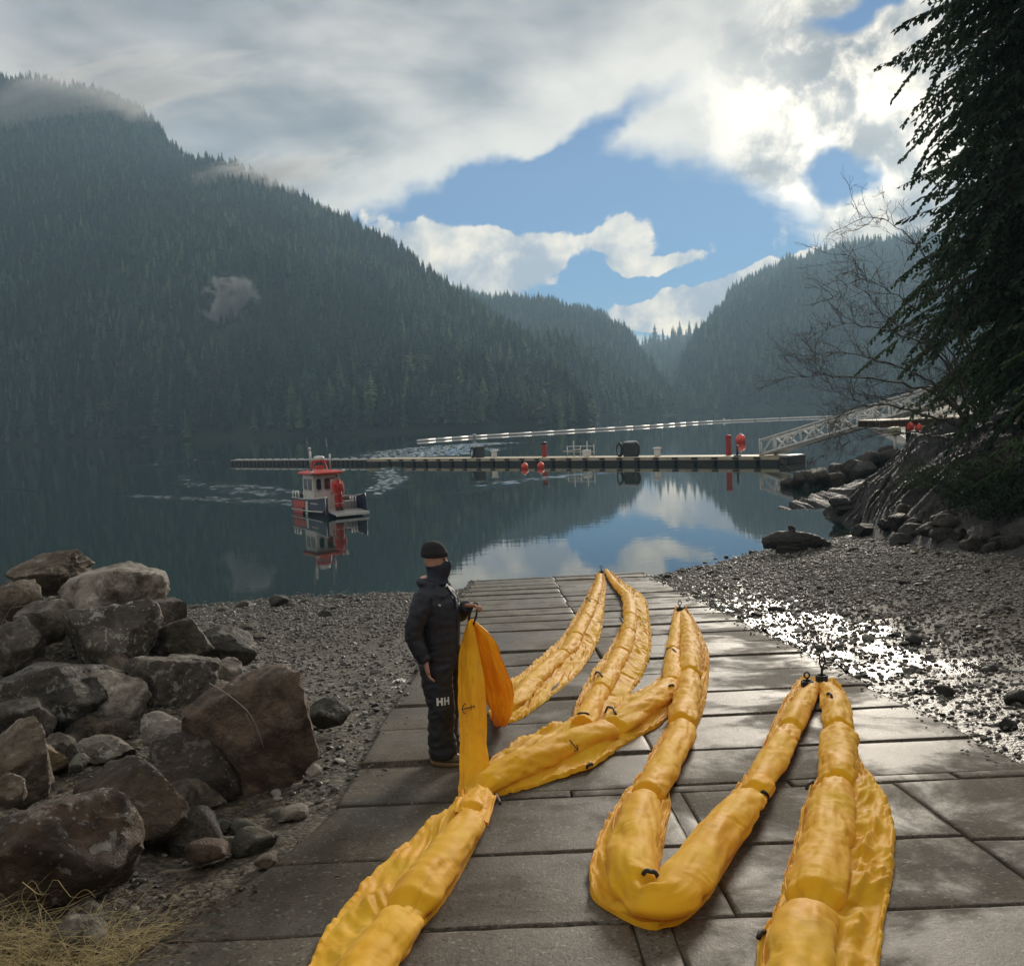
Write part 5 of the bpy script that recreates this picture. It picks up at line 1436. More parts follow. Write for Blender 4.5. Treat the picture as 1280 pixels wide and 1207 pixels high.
# ------------------------------------------------------------------ dock and its fittings
MATS['deck'] = simple('pale_dock_planks', (.46, .40, .29), .7, var=.3, scale=1.5)
MATS['black_float'] = simple('black_plastic_float', (.014, .015, .016), .5, var=.3)
MATS['white_plastic'] = simple('white_plastic', (.66, .66, .63), .45, var=.15, scale=2)
MATS['white_paint'] = simple('white_boat_paint', (.60, .59, .55), .4, var=.12, scale=2)
MATS['red_paint'] = simple('red_pile_paint', (.34, .028, .024), .5, var=.25, scale=2)
MATS['buoy'] = simple('red_orange_buoy', (.78, .065, .035), .4, var=.12, scale=3)
MATS['galv'] = simple('galvanised_steel', (.62, .62, .60), .5, .0, var=.2, scale=3)
MATS['dark_metal'] = simple('dark_machine_paint', (.030, .033, .036), .5, .2, var=.3)
MATS['brown_wood'] = simple('old_brown_timber', (.085, .052, .034), .8, var=.35, scale=3, bump=.5, bscale=20)
MATS['roof_red'] = simple('red_boat_roof', (.62, .075, .05), .4, var=.12, scale=2)
MATS['hull_navy'] = simple('navy_hull_paint', (.012, .022, .060), .35, var=.2, scale=2)
MATS['hull_orange'] = simple('orange_hull_panel', (.50, .058, .030), .4, var=.18, scale=2)
MATS['window_glass'] = simple('dark_window_glass', (.020, .026, .030), .06, var=.2, spec=.8)
MATS['alu'] = simple('bare_aluminium', (.46, .46, .45), .42, .6, var=.2, scale=3)
def lerp(a, b, t): return a+(b-a)*t
DA, DB = W(984, 579), W(470, 580)          # landward end, middle
DC = W(292, 580)
dv = (DB-DA); DLEN = dv.length; du = dv.normalized(); dn = Vector((du.y, -du.x, 0))
if dn.y > 0: dn = -dn                         # dn points to the camera
DRZ = math.atan2(du.y, du.x)
def dock_pt(t, n=0.0, z=0.0): return DA+du*(t*DLEN)+dn*n+Vector((0, 0, z))
def make_dock():
    root = empty('floating_dock', tuple(DA), DRZ)
    tag(root, 'long low floating dock with pale deck and black floats across the inlet', 'dock')
    # local x runs along the dock, y across; the camera's side is the sign of dn in this frame
    sgn = 1 if (Matrix.Rotation(-DRZ, 3, 'Z') @ dn).y > 0 else -1
    n = 26; L = DLEN/n
    mbd = None
    for i in range(n):
        d = MB(); d.box(((i+.5)*L, 0, .60), (L-.03, 2.5, .10)); d.build('deck_panel', MATS['deck'], root)
    e = MB()
    for sy in (-1, 1): e.box((DLEN/2, sy*1.29, .50), (DLEN, .08, .26))
    e.build('edge_beam', MATS['deck'], root)
    for i in range(n):
        f = MB(); f.box(((i+.5)*L, 0, .20), (L*.86, 2.42, .52), bevel=.06); f.build('float', MATS['black_float'], root)
    for i in range(n-2):
        f = MB(); f.box(((i+1.0)*L, sgn*1.37, .52), (L*.30, .10, .17), bevel=.02); f.build('rubber_fender', MATS['black_float'], root)
    d = MB(); d.box((-.45, 0, .30), (.8, 3.0, .62), bevel=.05); d.build('end_float', MATS['black_float'], root)
    d = MB(); d.box((-.42, 0, .645), (.7, 2.6, .06)); d.build('end_deck', MATS['galv'], root)
    return root, sgn
dock, DSG = make_dock()
def make_walkway():
    v = DC-DB; Lw = v.length; rz = math.atan2(v.y, v.x)
    root = empty('floating_walkway', tuple(DB), rz)
    tag(root, 'thin dark line of black float blocks continuing the dock behind the boat', 'floating walkway')
    n = 34; L = Lw/n
    b = MB(); b.box((Lw/2, 0, .52), (Lw, .9, .08)); b.build('deck', MATS['alu'], root)
    for i in range(n):
        f = MB(); f.box(((i+.5)*L, 0, .22), (L*.8, 1.25, .54), bevel=.05); f.build('float_block', MATS['black_float'], root)
        if i % 2 == 0:
            f = MB(); f.box(((i+.5)*L, 0, .62), (L*.55, .7, .12)); f.build('pale_cap', MATS['white_plastic'], root)
make_walkway()
def on_dock(px, name, label, cat, group=None, n=0.0):
    """an empty standing on the deck where a picture column meets it"""
    d = ray(px, 574); # solve along the dock's line
    best = min(np.linspace(0, 1, 2000), key=lambda t: abs((dock_pt(t, n)-CAM).cross(Vector((d.x, d.y, 0))).z/((dock_pt(t, n)-CAM).length)))
    p = dock_pt(best, n, .65); o = empty(name, tuple(p), DRZ); tag(o, label, cat, group); return o, p.y/F_PX
o, s = on_dock(681, 'mooring_pile', 'short dark red pile on the dock above two floating buoys', 'pile'); mb = MB(); mb.lathe([(.24, -1.2), (.24, 17*s), (.20, 17*s+.08)], n=12); mb.build('pile_post', MATS['red_paint'], o, True)
mb = MB(); mb.lathe([(.27, 17*s-.1), (.27, 17*s+.1), (.05, 17*s+.16)], n=12); mb.build('pile_cap', MATS['dark_metal'], o, True)
o, s = on_dock(911, 'mooring_pile', 'tall red pile at the gangway end of the dock', 'pile', n=-.6); mb = MB(); mb.lathe([(.23, -1.2), (.23, 23*s), (.19, 23*s+.1)], n=12); mb.build('pile_post', MATS['red_paint'], o, True)
mb = MB(); mb.lathe([(.26, 23*s-.1), (.26, 23*s+.12), (.05, 23*s+.18)], n=12); mb.build('pile_cap', MATS['red_paint'], o, True)
o, s = on_dock(922, 'dock_post', 'thin black post next to the tall red pile', 'post', n=1.0); mb = MB(); mb.tube([(0, 0, -.3), (0, 0, 14*s)], .10, 8); mb.build('post', MATS['dark_metal'], o, True); mb = MB(); mb.box((0, 0, .05), (.45, .45, .12), bevel=.02); mb.build('base_plate', MATS['dark_metal'], o)
for px, lab, h in ((618, 'white bollard box beside the dark pump on the dock', 9), (822, 'white bollard box right of the hose reels on the dock', 11)):
    o, s = on_dock(px, 'power_pedestal', lab, 'pedestal'); mb = MB(); mb.box((0, 0, h*s*.42), (.42, .42, h*s*.84), bevel=.03); mb.build('pedestal_body', MATS['white_plastic'], o); mb = MB(); mb.box((0, 0, h*s*.9), (.62, .55, h*s*.2), bevel=.04); mb.build('pedestal_head', MATS['white_plastic'], o)
def reel(px, lab, w, h, two):
    o, s = on_dock(px, 'hose_reel', lab, 'hose reel'); W_, H_ = w*s, h*s
    mb = MB(); mb.box((0, 0, H_*.45), (W_*.55, .8, H_*.9), bevel=.05); mb.build('machine_box', MATS['dark_metal'], o)
    mb = MB(); mb.box((0, 0, H_*.94), (W_*.5, .7, H_*.12), bevel=.04); mb.build('machine_lid', MATS['alu'], o)
    for sx in ((-1, 1) if two else (1, )):
        mb = MB()
        for r in (.42, .34, .26):
            mb.tube([(sx*W_*.42, r*H_*math.cos(a), H_*.45+r*H_*math.sin(a)) for a in np.linspace(0, 2*PI, 20)], .07, 6)
        mb2 = MB()
        for k, r in enumerate((.46, .40, .33)):
            mb2.tube([(sx*(W_*.42)+r*H_*.55*math.cos(a), DSG*(.45+.05*k), H_*.45+r*H_*math.sin(a)) for a in np.linspace(0, 2*PI, 22)], .055, 6)
        mb2.build('hose_coil', MATS['black_float'], o, True)
reel(600, 'dark pump with coiled hose on the dock near the boat wake', 16, 15, False)
reel(789, 'dark machine with black hose coils on both sides on the dock', 30, 19, True)
def rail(px, w, lab):
    o, s = on_dock(px, 'dock_railing', lab, 'railing'); W_ = w*s
    for i in range(5):
        mb = MB(); mb.tube([(-W_/2+W_*i/4, 0, 0), (-W_/2+W_*i/4, 0, (1.15, 1.45, 1.05, 1.5, 1.0)[i])], .05, 6); mb.build('rail_post', MATS['galv'], o, True)
    for z in (.45, .98):
        mb = MB(); mb.tube([(-W_/2, 0, z), (W_/2, 0, z)], .04, 6); mb.build('rail_bar', MATS['galv'], o, True)
    mb = MB(); mb.box((W_*.25, DSG*.35, .62), (W_*.55, .5, .08), Euler((0, R_(6), 0))); mb.build('folded_ramp', MATS['galv'], o)
    mb = MB(); mb.box((-W_*.28, DSG*.2, .35), (W_*.2, .6, .6), bevel=.05); mb.build('tank', MATS['white_plastic'], o)
rail(726, 42, 'pale metal railing frame standing between red pile and hose reels')
def buoy(px, py, r, label, p=None, group=None):
    p = p or W(px, py+r*.8); s = p.y/F_PX; R = r*s
    o = empty('mooring_buoy', tuple(p)); tag(o, label, 'buoy', group)
    mb = MB(); mb.lathe([(R*math.sin(a), R*.55-R*1.08*math.cos(a)) for a in np.linspace(.12, PI-.14, 12)], n=18); mb.build('float_ball', MATS['buoy'], o, True)
    mb = MB(); mb.lathe([(R*.22, R*1.55), (R*.24, R*1.75), (R*.12, R*1.85)], n=10); mb.build('eye', MATS['white_plastic'], o, True)
    mb = MB(); mb.tube([(0, 0, -R*.5), (0, 0, -R*.9-.3)], R*.08, 6); mb.build('mooring_line', MATS['web'], o, True)
buoy(656, 582, 4.4, 'orange red buoy floating against the dock, left of its twin', group=None)
buoy(676, 581, 4.4, 'orange red buoy floating under the short dark red pile')
buoy(926, 548, 6.5, 'big orange red buoy on open water behind the tall red pile')

# floating pipe line behind the dock
def pipe_line():
    pts = [W(522, 552), W(600, 546), W(700, 540), W(800, 534), W(905, 527), W(1000, 523), W(1100, 520), W(1200, 517)]
    q = spline([tuple(p) for p in pts], 29)
    root = empty('floating_pipe_boom', tuple(q[0])); tag(root, 'long white floating barrier line stretched over the water behind the dock', 'floating barrier')
    for i in range(28):
        a, b = Vector(q[i]), Vector(q[i+1]); d = (b-a); mb = MB()
        mb.tube([a+d*.02+Vector((0, 0, .16)), b-d*.02+Vector((0, 0, .16))], .34, 10)
        o = mb.build('float_pipe', MATS['white_plastic'], smooth=True); under(o, root)
        mb = MB(); mb.box((a+b)/2+Vector((0, -.25, .04)), (d.length*.97, .5, .16), Euler((0, 0, math.atan2(d.y, d.x)))); under(mb.build('skirt', MATS['black_float']), root)
    for px in (593, 905):
        p = W(px, 548 if px == 593 else 527); mb = MB(); mb.lathe([(.3, 0), (.3, .7), (.40, .75), (.40, .95), (.1, 1.0)], p, 10); under(mb.build('marker_post', MATS['white_plastic'], smooth=True), root)
pipe_line()

# ------------------------------------------------------------------ gangway and pier
def gangway():
    lo, hi = dock_pt(.035, -.2, .74), P(1190, 500, 66)
    root = empty('gangway', tuple(lo)); tag(root, 'pale metal truss gangway sloping down from pier to floating dock', 'gangway')
    v = hi-lo; L = v.length; u = v.normalized(); side = Vector((-u.y, u.x, 0)).normalized()*.75; up = Vector((0, 0, 1.15))
    n = 12
    for sd_ in (-1, 1):
        s = side*sd_
        for nm, z in (('top_rail', 1.0), ('lower_chord', 0.0)):
            mb = MB(); mb.tube([lo+s+up*z, hi+s+up*z], .11 if z else .14, 6); under(mb.build(nm, MATS['galv'], smooth=True), root)
        for i in range(n+1):
            p = lo+v*(i/n)+s; mb = MB(); mb.tube([p, p+up], .085, 6); under(mb.build('truss_post', MATS['galv'], smooth=True), root)
        for i in range(n):
            a, b = lo+v*(i/n)+s, lo+v*((i+1)/n)+s; mb = MB(); mb.tube([a+up*(i % 2), b+up*((i+1) % 2)], .075, 6); under(mb.build('truss_brace', MATS['galv'], smooth=True), root)
    for i in range(24):
        a, b = lo+v*((i+.06)/24), lo+v*((i+.94)/24); mb = MB()
        mb.add([a-side, a+side, b+side, b-side]+[q-Vector((0, 0, .07)) for q in (a-side, a+side, b+side, b-side)], [(0, 1, 2, 3), (7, 6, 5, 4), (0, 4, 5, 1), (2, 6, 7, 3), (1, 5, 6, 2), (3, 7, 4, 0)])
        under(mb.build('tread_panel', MATS['galv']), root)
    for sd_ in (-1, 1):
        mb = MB(); mb.tube([lo+side*sd_*1.2+Vector((0, 0, -.3)), lo+side*sd_*1.2+Vector((0, 0, 1.3))], .06, 6); under(mb.build('end_post', MATS['galv'], smooth=True), root)
gangway()
def pier():
    a = P(1092, 526, 63); z = a.z; root = empty('pier', (a.x, a.y, z)); tag(root, 'brown timber pier deck with pale edge on the forest shore', 'pier')
    for i in range(12):
        mb = MB(); mb.box((i*.55+.27, .9, .0), (.52, 4.2, .09), bevel=.01); mb.build('plank', MATS['deck'], root)
    for y in (-1.0, .9, 2.8):
        mb = MB(); mb.box((4.2, y, -.24), (8.4, .22, .36)); mb.build('stringer', MATS['brown_wood'], root)
    for x in (3.2, 5.4):
        for y in (-.9, 2.6):
            mb = MB(); mb.tube([(x, y, -.1), (x, y, -3.8)], .17, 10); mb.build('piling', MATS['brown_wood'], root, True)
    for i in range(4):
        mb = MB(); mb.box((4.3+.1*i, -1.15, -.55-.36*i), (2.0, .14, .33), bevel=.01); mb.build('cribbing_plank', MATS['brown_wood'], root)
    for x in (4.6, 6.2):
        mb = MB(); mb.box((x, -1.1, .55), (.11, .11, 1.2)); mb.build('rail_post', MATS['galv'], root)
    mb = MB(); mb.box((5.6, -1.1, 1.1), (2.4, .09, .12)); mb.build('rail_bar', MATS['galv'], root)
    mb = MB(); mb.box((6.3, -1.2, .45), (1.7, .08, .13), Euler((0, R_(36), 0))); mb.build('rail_brace', MATS['galv'], root)
    return a
pa = pier()
for px, py, lab in ((1138, 532, 'red buoy hanging under the pier edge, the left one of a pair'), (1149, 534, 'red buoy hanging under the pier edge beside its cribbing')):
    p = P(px, py+4, 61.8); buoy(px, py, 5.0, lab, p)
    mb = MB(); mb.tube([p+Vector((0, 0, .4)), Vector((p.x, p.y+.1, pa.z-.1))], .03, 5); o = mb.build('buoy_rope', MATS['web'], smooth=True); tag(o, 'short rope from pier edge to ' + ('left red buoy' if px < 1140 else 'right red buoy'), 'rope')
p = P(1119, 556, 59.5); o = empty('light_post', tuple(p)); tag(o, 'pale yellowish box on a white post by the black boulders', 'post')
mb = MB(); mb.tube([(0, 0, -.6), (0, 0, .62)], .10, 8); mb.build('post', MATS['white_plastic'], o, True)
mb = MB(); mb.box((0, 0, .82), (.62, .5, .52), bevel=.08); mb.build('lamp_box', simple('pale_yellow_box', (.55, .54, .40), .5), o)

# ------------------------------------------------------------------ the landing boat
def make_boat():
    p = W(409, 641); yaw = math.atan2(-math.cos(R_(33)), math.sin(R_(33)))
    root = empty('landing_boat', (p.x, p.y, 0), yaw); tag(root, 'small navy and orange landing boat with white cabin and red roof', 'boat')
    root.scale = (.82, .86, .95)
    HL, HB = 3.2, 1.22                     # half length, half beam; +x is the bow, -y the visible side
    def part(nm, mb, m, parent=None, smooth=False): return mb.build(nm, MATS[m], parent or root, smooth)
    # hull: sides as a loft of stations (flared, rising towards the stern quarter)
    mb = MB(); rings = []
    for x, b, top, bot in ((-HL, 1.10, .82, -.28), (-2.0, 1.2, .80, -.34), (0, HB, .84, -.36), (1.6, HB, .92, -.30), (2.5, 1.20, 1.02, -.10), (HL-.25, 1.18, 1.06, .18)):
        rings.append([Vector(q) for q in ((x, -b, top), (x, -b*.99, .3), (x, -b*.86, -.05), (x, -b*.35, bot), (x, b*.35, bot), (x, b*.86, -.05), (x, b*.99, .3), (x, b, top), (x, b-.09, top), (x, b-.09, .26), (x, -b+.09, .26), (x, -b+.09, top))])
    mb.loft(rings); part('hull', mb, 'hull_navy')
    mb = MB(); mb.box((.9, 0, .28), (4.4, 2.1, .05)); part('deck', mb, 'alu')
    for sy in (-1, 1):
        mb = MB(); mb.tube([(-HL, sy*1.08, .85), (-1, sy*1.19, .84), (1.5, sy*1.19, .94), (2.9, sy*1.16, 1.08)], .045, 6); part('gunwale', mb, 'alu', smooth=True)
    for sy in (-1,):
        def panel(nm, x0, x1, z0, z1, m, slant=0):
            mb = MB(); yy = -1.235
            mb.add([(x0, yy+.06*(x0 < -2), z0), (x1, yy, z0), (x1+slant, yy-.004, z1), (x0+slant, yy+.05*(x0 < -2), z1), (x0, yy+.04, z0), (x1, yy+.04, z0), (x1+slant, yy+.04, z1), (x0+slant, yy+.04, z1)], [(0, 1, 2, 3), (7, 6, 5, 4), (0, 4, 5, 1), (2, 6, 7, 3), (1, 5, 6, 2), (3, 7, 4, 0)]); return part(nm, mb, m)
        panel('side_panel', -2.7, -.55, .38, .74, 'hull_orange'); panel('side_panel', -2.7, -.95, .02, .34, 'hull_orange')
        panel('side_stripe', -.50, -.12, .02, .76, 'white_paint', .12)
        for k in range(7): panel('name_letter', .45+k*.17, .55+k*.17, .62, .70, 'white_paint', .03)
        mb = MB(); mb.tube([(-3.1, -1.16, .2), (0, -1.25, .2), (2.4, -1.23, .26)], .05, 6); part('rub_rail', mb, 'alu', smooth=True)
    # bow ramp let down level, with side plates
    mb = MB(); mb.box((HL+.25, 0, .22), (1.35, 2.1, .08), Euler((0, R_(5), 0)), .01); br = part('bow_ramp', mb, 'alu')
    mb = MB(); mb.box((HL+.9, 0, .16), (.10, 2.1, .14)); part('ramp_lip', mb, 'white_plastic', br)
    mb = MB(); mb.box((HL-.25, 1.16, .62), (.9, .10, .95), Euler((0, R_(-8), 0)), .02); part('bow_plate', mb, 'hull_navy')
    mb = MB(); mb.tube([(HL-.0, 1.18, .10), (HL+.1, 1.18, 1.16)], .06, 6); part('bow_post', mb, 'alu', smooth=True)
    mb = MB(); mb.tube([(HL-.35, -1.18, .15), (HL-.3, -1.18, 1.12)], .06, 6); part('bow_post', mb, 'alu', smooth=True)
    for y in (.55, .72, .9):
        mb = MB(); mb.tube([(2.5, y, .3), (2.5, y, 1.0)], .05, 6); part('rail_post', mb, 'alu', smooth=True)
    mb = MB(); mb.box((1.6, .62, .52), (1.4, .72, .50), bevel=.04); part('deck_locker', mb, 'alu')
    mb = MB(); mb.tube([(1.6+.45*math.cos(a), .62+.22*math.sin(a), .84) for a in np.linspace(0, 2*PI, 18)], .07, 6); part('rope_coil', mb, 'brown_wood', smooth=True)
    # cabin
    cx0, cx1, cb = -1.75, .15, .86
    mb = MB(); mb.add([(cx0, -cb, .3), (cx1, -cb, .3), (cx1, cb, .3), (cx0, cb, .3), (cx0, -cb*.95, 2.22), (cx1-.12, -cb*.95, 2.22), (cx1-.12, cb*.95, 2.22), (cx0, cb*.95, 2.22)], [(0, 3, 2, 1), (4, 5, 6, 7), (0, 1, 5, 4), (1, 2, 6, 5), (2, 3, 7, 6), (3, 0, 4, 7)]); part('cabin', mb, 'white_paint')
    def fx(z): return cx1-.12*(z-.3)/1.92+.012
    for y0, y1 in ((-.66, -.30), (-.14, .70)):
        mb = MB(); z0, z1 = 1.32, 1.98; b = .10
        poly = [(y0+b, z0), (y1-b, z0), (y1, z0+b), (y1, z1-b), (y1-b, z1), (y0+b, z1), (y0, z1-b), (y0, z0+b)]
        mb.add([(fx(z)+.012, y, z) for y, z in poly]+[(fx(z)-.03, y, z) for y, z in poly], [tuple(range(8)), tuple(range(15, 7, -1))]+[(i, 8+i, 8+(i+1) % 8, (i+1) % 8) for i in range(8)]); w = part('window', mb, 'window_glass')
        f = MB(); f.tube([(fx(z)+.02, y, z) for y, z in poly+poly[:1]], .028, 5); part('window_frame', f, 'alu', w, True)
    for x0, x1 in ((-1.55, -1.05), (-.85, -.2)):
        mb = MB(); mb.box(((x0+x1)/2, -cb*.972-.004, 1.66), (x1-x0, .03, .60), Euler((R_(-1.2), 0, 0)), .01); w = part('window', mb, 'window_glass')
        f = MB(); f.box(((x0+x1)/2, -cb*.972-.010, 1.33), (x1-x0+.06, .05, .04)); part('window_frame', f, 'alu', w)
    mb = MB(); mb.box((fx(1.1)+.0, .52, 1.16), (.03, .5, 1.5), bevel=.008); d = part('door', mb, 'white_paint')
    mb = MB(); mb.box((fx(1.1)+.03, .34, 1.1), (.05, .04, .14)); part('handle', mb, 'dark_metal', d)
    # roof with overhang and upturned rim
    mb = MB(); mb.loft([[Vector((x*k+cx_, y*k, z)) for x, y in ((-1.35, -1.02), (-1.2, -1.12), (1.15, -1.12), (1.38, -.95), (1.38, .95), (1.15, 1.12), (-1.2, 1.12), (-1.35, 1.02))] for k, z, cx_ in ((.90, 2.20, -.78), (.97, 2.24, -.78), (.97, 2.30, -.78), (.86, 2.36, -.79), (.5, 2.40, -.8))]); part('roof', mb, 'roof_red')
    mb = MB(); mb.lathe([(.02, 0), (.11, .02), (.11, .10), (.05, .14)], (.5, -1.02, 2.28), 10); part('roof_lamp', mb, 'white_plastic', smooth=True)
    mb = MB(); mb.lathe([(.02, 0), (.11, .02), (.11, .10), (.05, .14)], (.45, 1.02, 2.28), 10); part('roof_lamp', mb, 'white_plastic', smooth=True)
    # radar arch and dome, masts, aerials
    mb = MB()
    for sy in (-1, 1): mb.tube([(-.9, sy*.50, 2.42), (-.9, sy*.36, 2.86), (-.9, sy*.2, 2.92)], .06, 6)
    mb.box((-.9, 0, 2.9), (.35, .95, .09)); mb.box((-.9, 0, 2.56), (.26, .5, .22), bevel=.04); part('radar_arch', mb, 'roof_red')
    mb = MB(); mb.lathe([(.30, 2.95), (.34, 3.0), (.34, 3.12), (.26, 3.20), (.05, 3.22)], (-.9, 0, 0), 16); part('radar_dome', mb, 'white_plastic', smooth=True)
    mb = MB(); mb.tube([(-.7, -.62, 2.40), (-.72, -.64, 3.55)], .07, 8); part('light_mast', mb, 'alu', smooth=True)
    mb = MB(); mb.lathe([(.03, 3.55), (.09, 3.58), (.09, 3.70), (.03, 3.74)], (-.72, -.64, 0), 8); part('mast_lamp', mb, 'white_plastic', smooth=True)
    mb = MB(); mb.tube([(-.7, .66, 2.40), (-.72, .66, 3.3)], .06, 8); part('light_mast', mb, 'alu', smooth=True)
    for y in (-.70, .60):
        mb = MB(); mb.tube([(-.85, y, 2.4), (-.9, y-.05, 4.2)], .014, 4); part('aerial', mb, 'dark_metal', smooth=True)
    # stern rail
    for x in (-3.1, -2.6, -2.1):
        mb = MB(); mb.tube([(x, -1.05, .84), (x, -1.05, 1.22)], .035, 6); part('rail_post', mb, 'white_plastic', smooth=True)
    mb = MB(); mb.tube([(-3.1, -1.05, 1.22), (-2.0, -1.06, 1.22), (-1.9, -1.06, .9)], .035, 6); part('stern_rail', mb, 'white_plastic', smooth=True)
    for y in (-.4, .4):
        mb = MB(); mb.box((-HL-.25, y, .75), (.45, .36, .62), bevel=.08); part('outboard_motor', mb, 'dark_metal')
    return root
boat = make_boat()
def suit_person(loc, rz, mat, label, arms=0.0):
    root = empty('person', tuple(loc), rz); tag(root, label, 'person'); mb = MB()
    mb.loft([ering(c, rx, ry, 14) for c, rx, ry in (((0, 0, .80), .13, .165), ((0, 0, 1.0), .135, .17), ((.01, 0, 1.2), .15, .19), ((0, 0, 1.36), .135, .195), ((-.01, 0, 1.47), .09, .13), ((0, 0, 1.55), .06, .065))])
    for sd_ in (-1, 1):
        y = .10*sd_
        mb.loft([ering(c, rx, ry, 12) for c, rx, ry in (((0, y*1.2, .06), .10, .085), ((0, y*1.2, .3), .10, .09), ((.01, y*1.1, .5), .10, .095), ((0, y, .68), .12, .105), ((0, y*.9, .84), .135, .11))])
        limb(mb, [(0, sd_*.16, 1.40), (-.02, sd_*.235, 1.24), (.02+arms, sd_*.26, 1.08), (.10+arms, sd_*.25, .92+arms)], [.075, .068, .060, .05], 10)
    mb.loft([ering((.01, 0, z), rx, ry, 14) for z, rx, ry in ((1.55, .05, .05), (1.60, .085, .068), (1.66, .10, .08), (1.73, .095, .078), (1.78, .05, .05))])
    mb.tube([(.10, 0, 1.69), (.125, 0, 1.655), (.10, 0, 1.64)], [.008, .014, .01], 6)
    me = solid(mb, .022, 2); cloth_folds(me, .010, lambda c: 0 if c.z > 1.53 else 1)
    for m in (mat, 'skin', 'trouser'): me.materials.append(MATS[m])
    for q in me.polygons:
        z = q.center.z; q.material_index = 1 if z > 1.54 else 0; q.use_smooth = True
    link('body', me, None, root)
    k = MB(); k.loft([ering((-.012, 0, z), rx, ry, 16) for z, rx, ry in ((1.69, .108, .090), (1.75, .108, .090), (1.79, .085, .072), (1.815, .02, .02))]); k.build('hair', MATS['dark_hair'], root, True)
    c = MB(); c.tube([(.09*math.cos(a)-.01, .10*math.sin(a), 1.50+.02*math.cos(a)) for a in np.linspace(0, 2*PI, 14)], .035, 7); c.build('collar', MATS[mat], root, True)
    for sd_ in (-1, 1):
        make_hand('hand', (.105+arms, .247*sd_, .90+arms), (.25, 0, -1), (0, -sd_, .1), .5, MATS['skin'], root, 1.05, sd_)
        b = MB(); b.loft([ering((.05, .12*sd_, z), rx, ry, 12) for z, rx, ry in ((-.0, .15, .06), (.05, .15, .062), (.10, .11, .07), (.2, .09, .08))]); b.build('boot', MATS['boot'] if False else MATS['black_float'], root, True)
        t = MB(); t.tube([(.104*math.cos(a), .12*sd_+.10*math.sin(a), .36) for a in np.linspace(0, 2*PI, 14)], .016, 5); t.build('reflective_band', MATS['white_plastic'], root, True)
    return root
bm_ = Matrix.Translation(boat.location) @ Matrix.Rotation(boat.rotation_euler.z, 4, 'Z') @ Matrix.Diagonal((.82, .86, .95, 1))
suit_person(bm_ @ Vector((2.75, -.30, .31)), boat.rotation_euler.z+.15, 'redsuit', 'person in red suit standing at the boat\'s lowered bow ramp')
suit_person(bm_ @ Vector((.95, .42, .31)), boat.rotation_euler.z-.4, 'orange_suit', 'person in orange red suit partly hidden beside the boat cabin', .05)

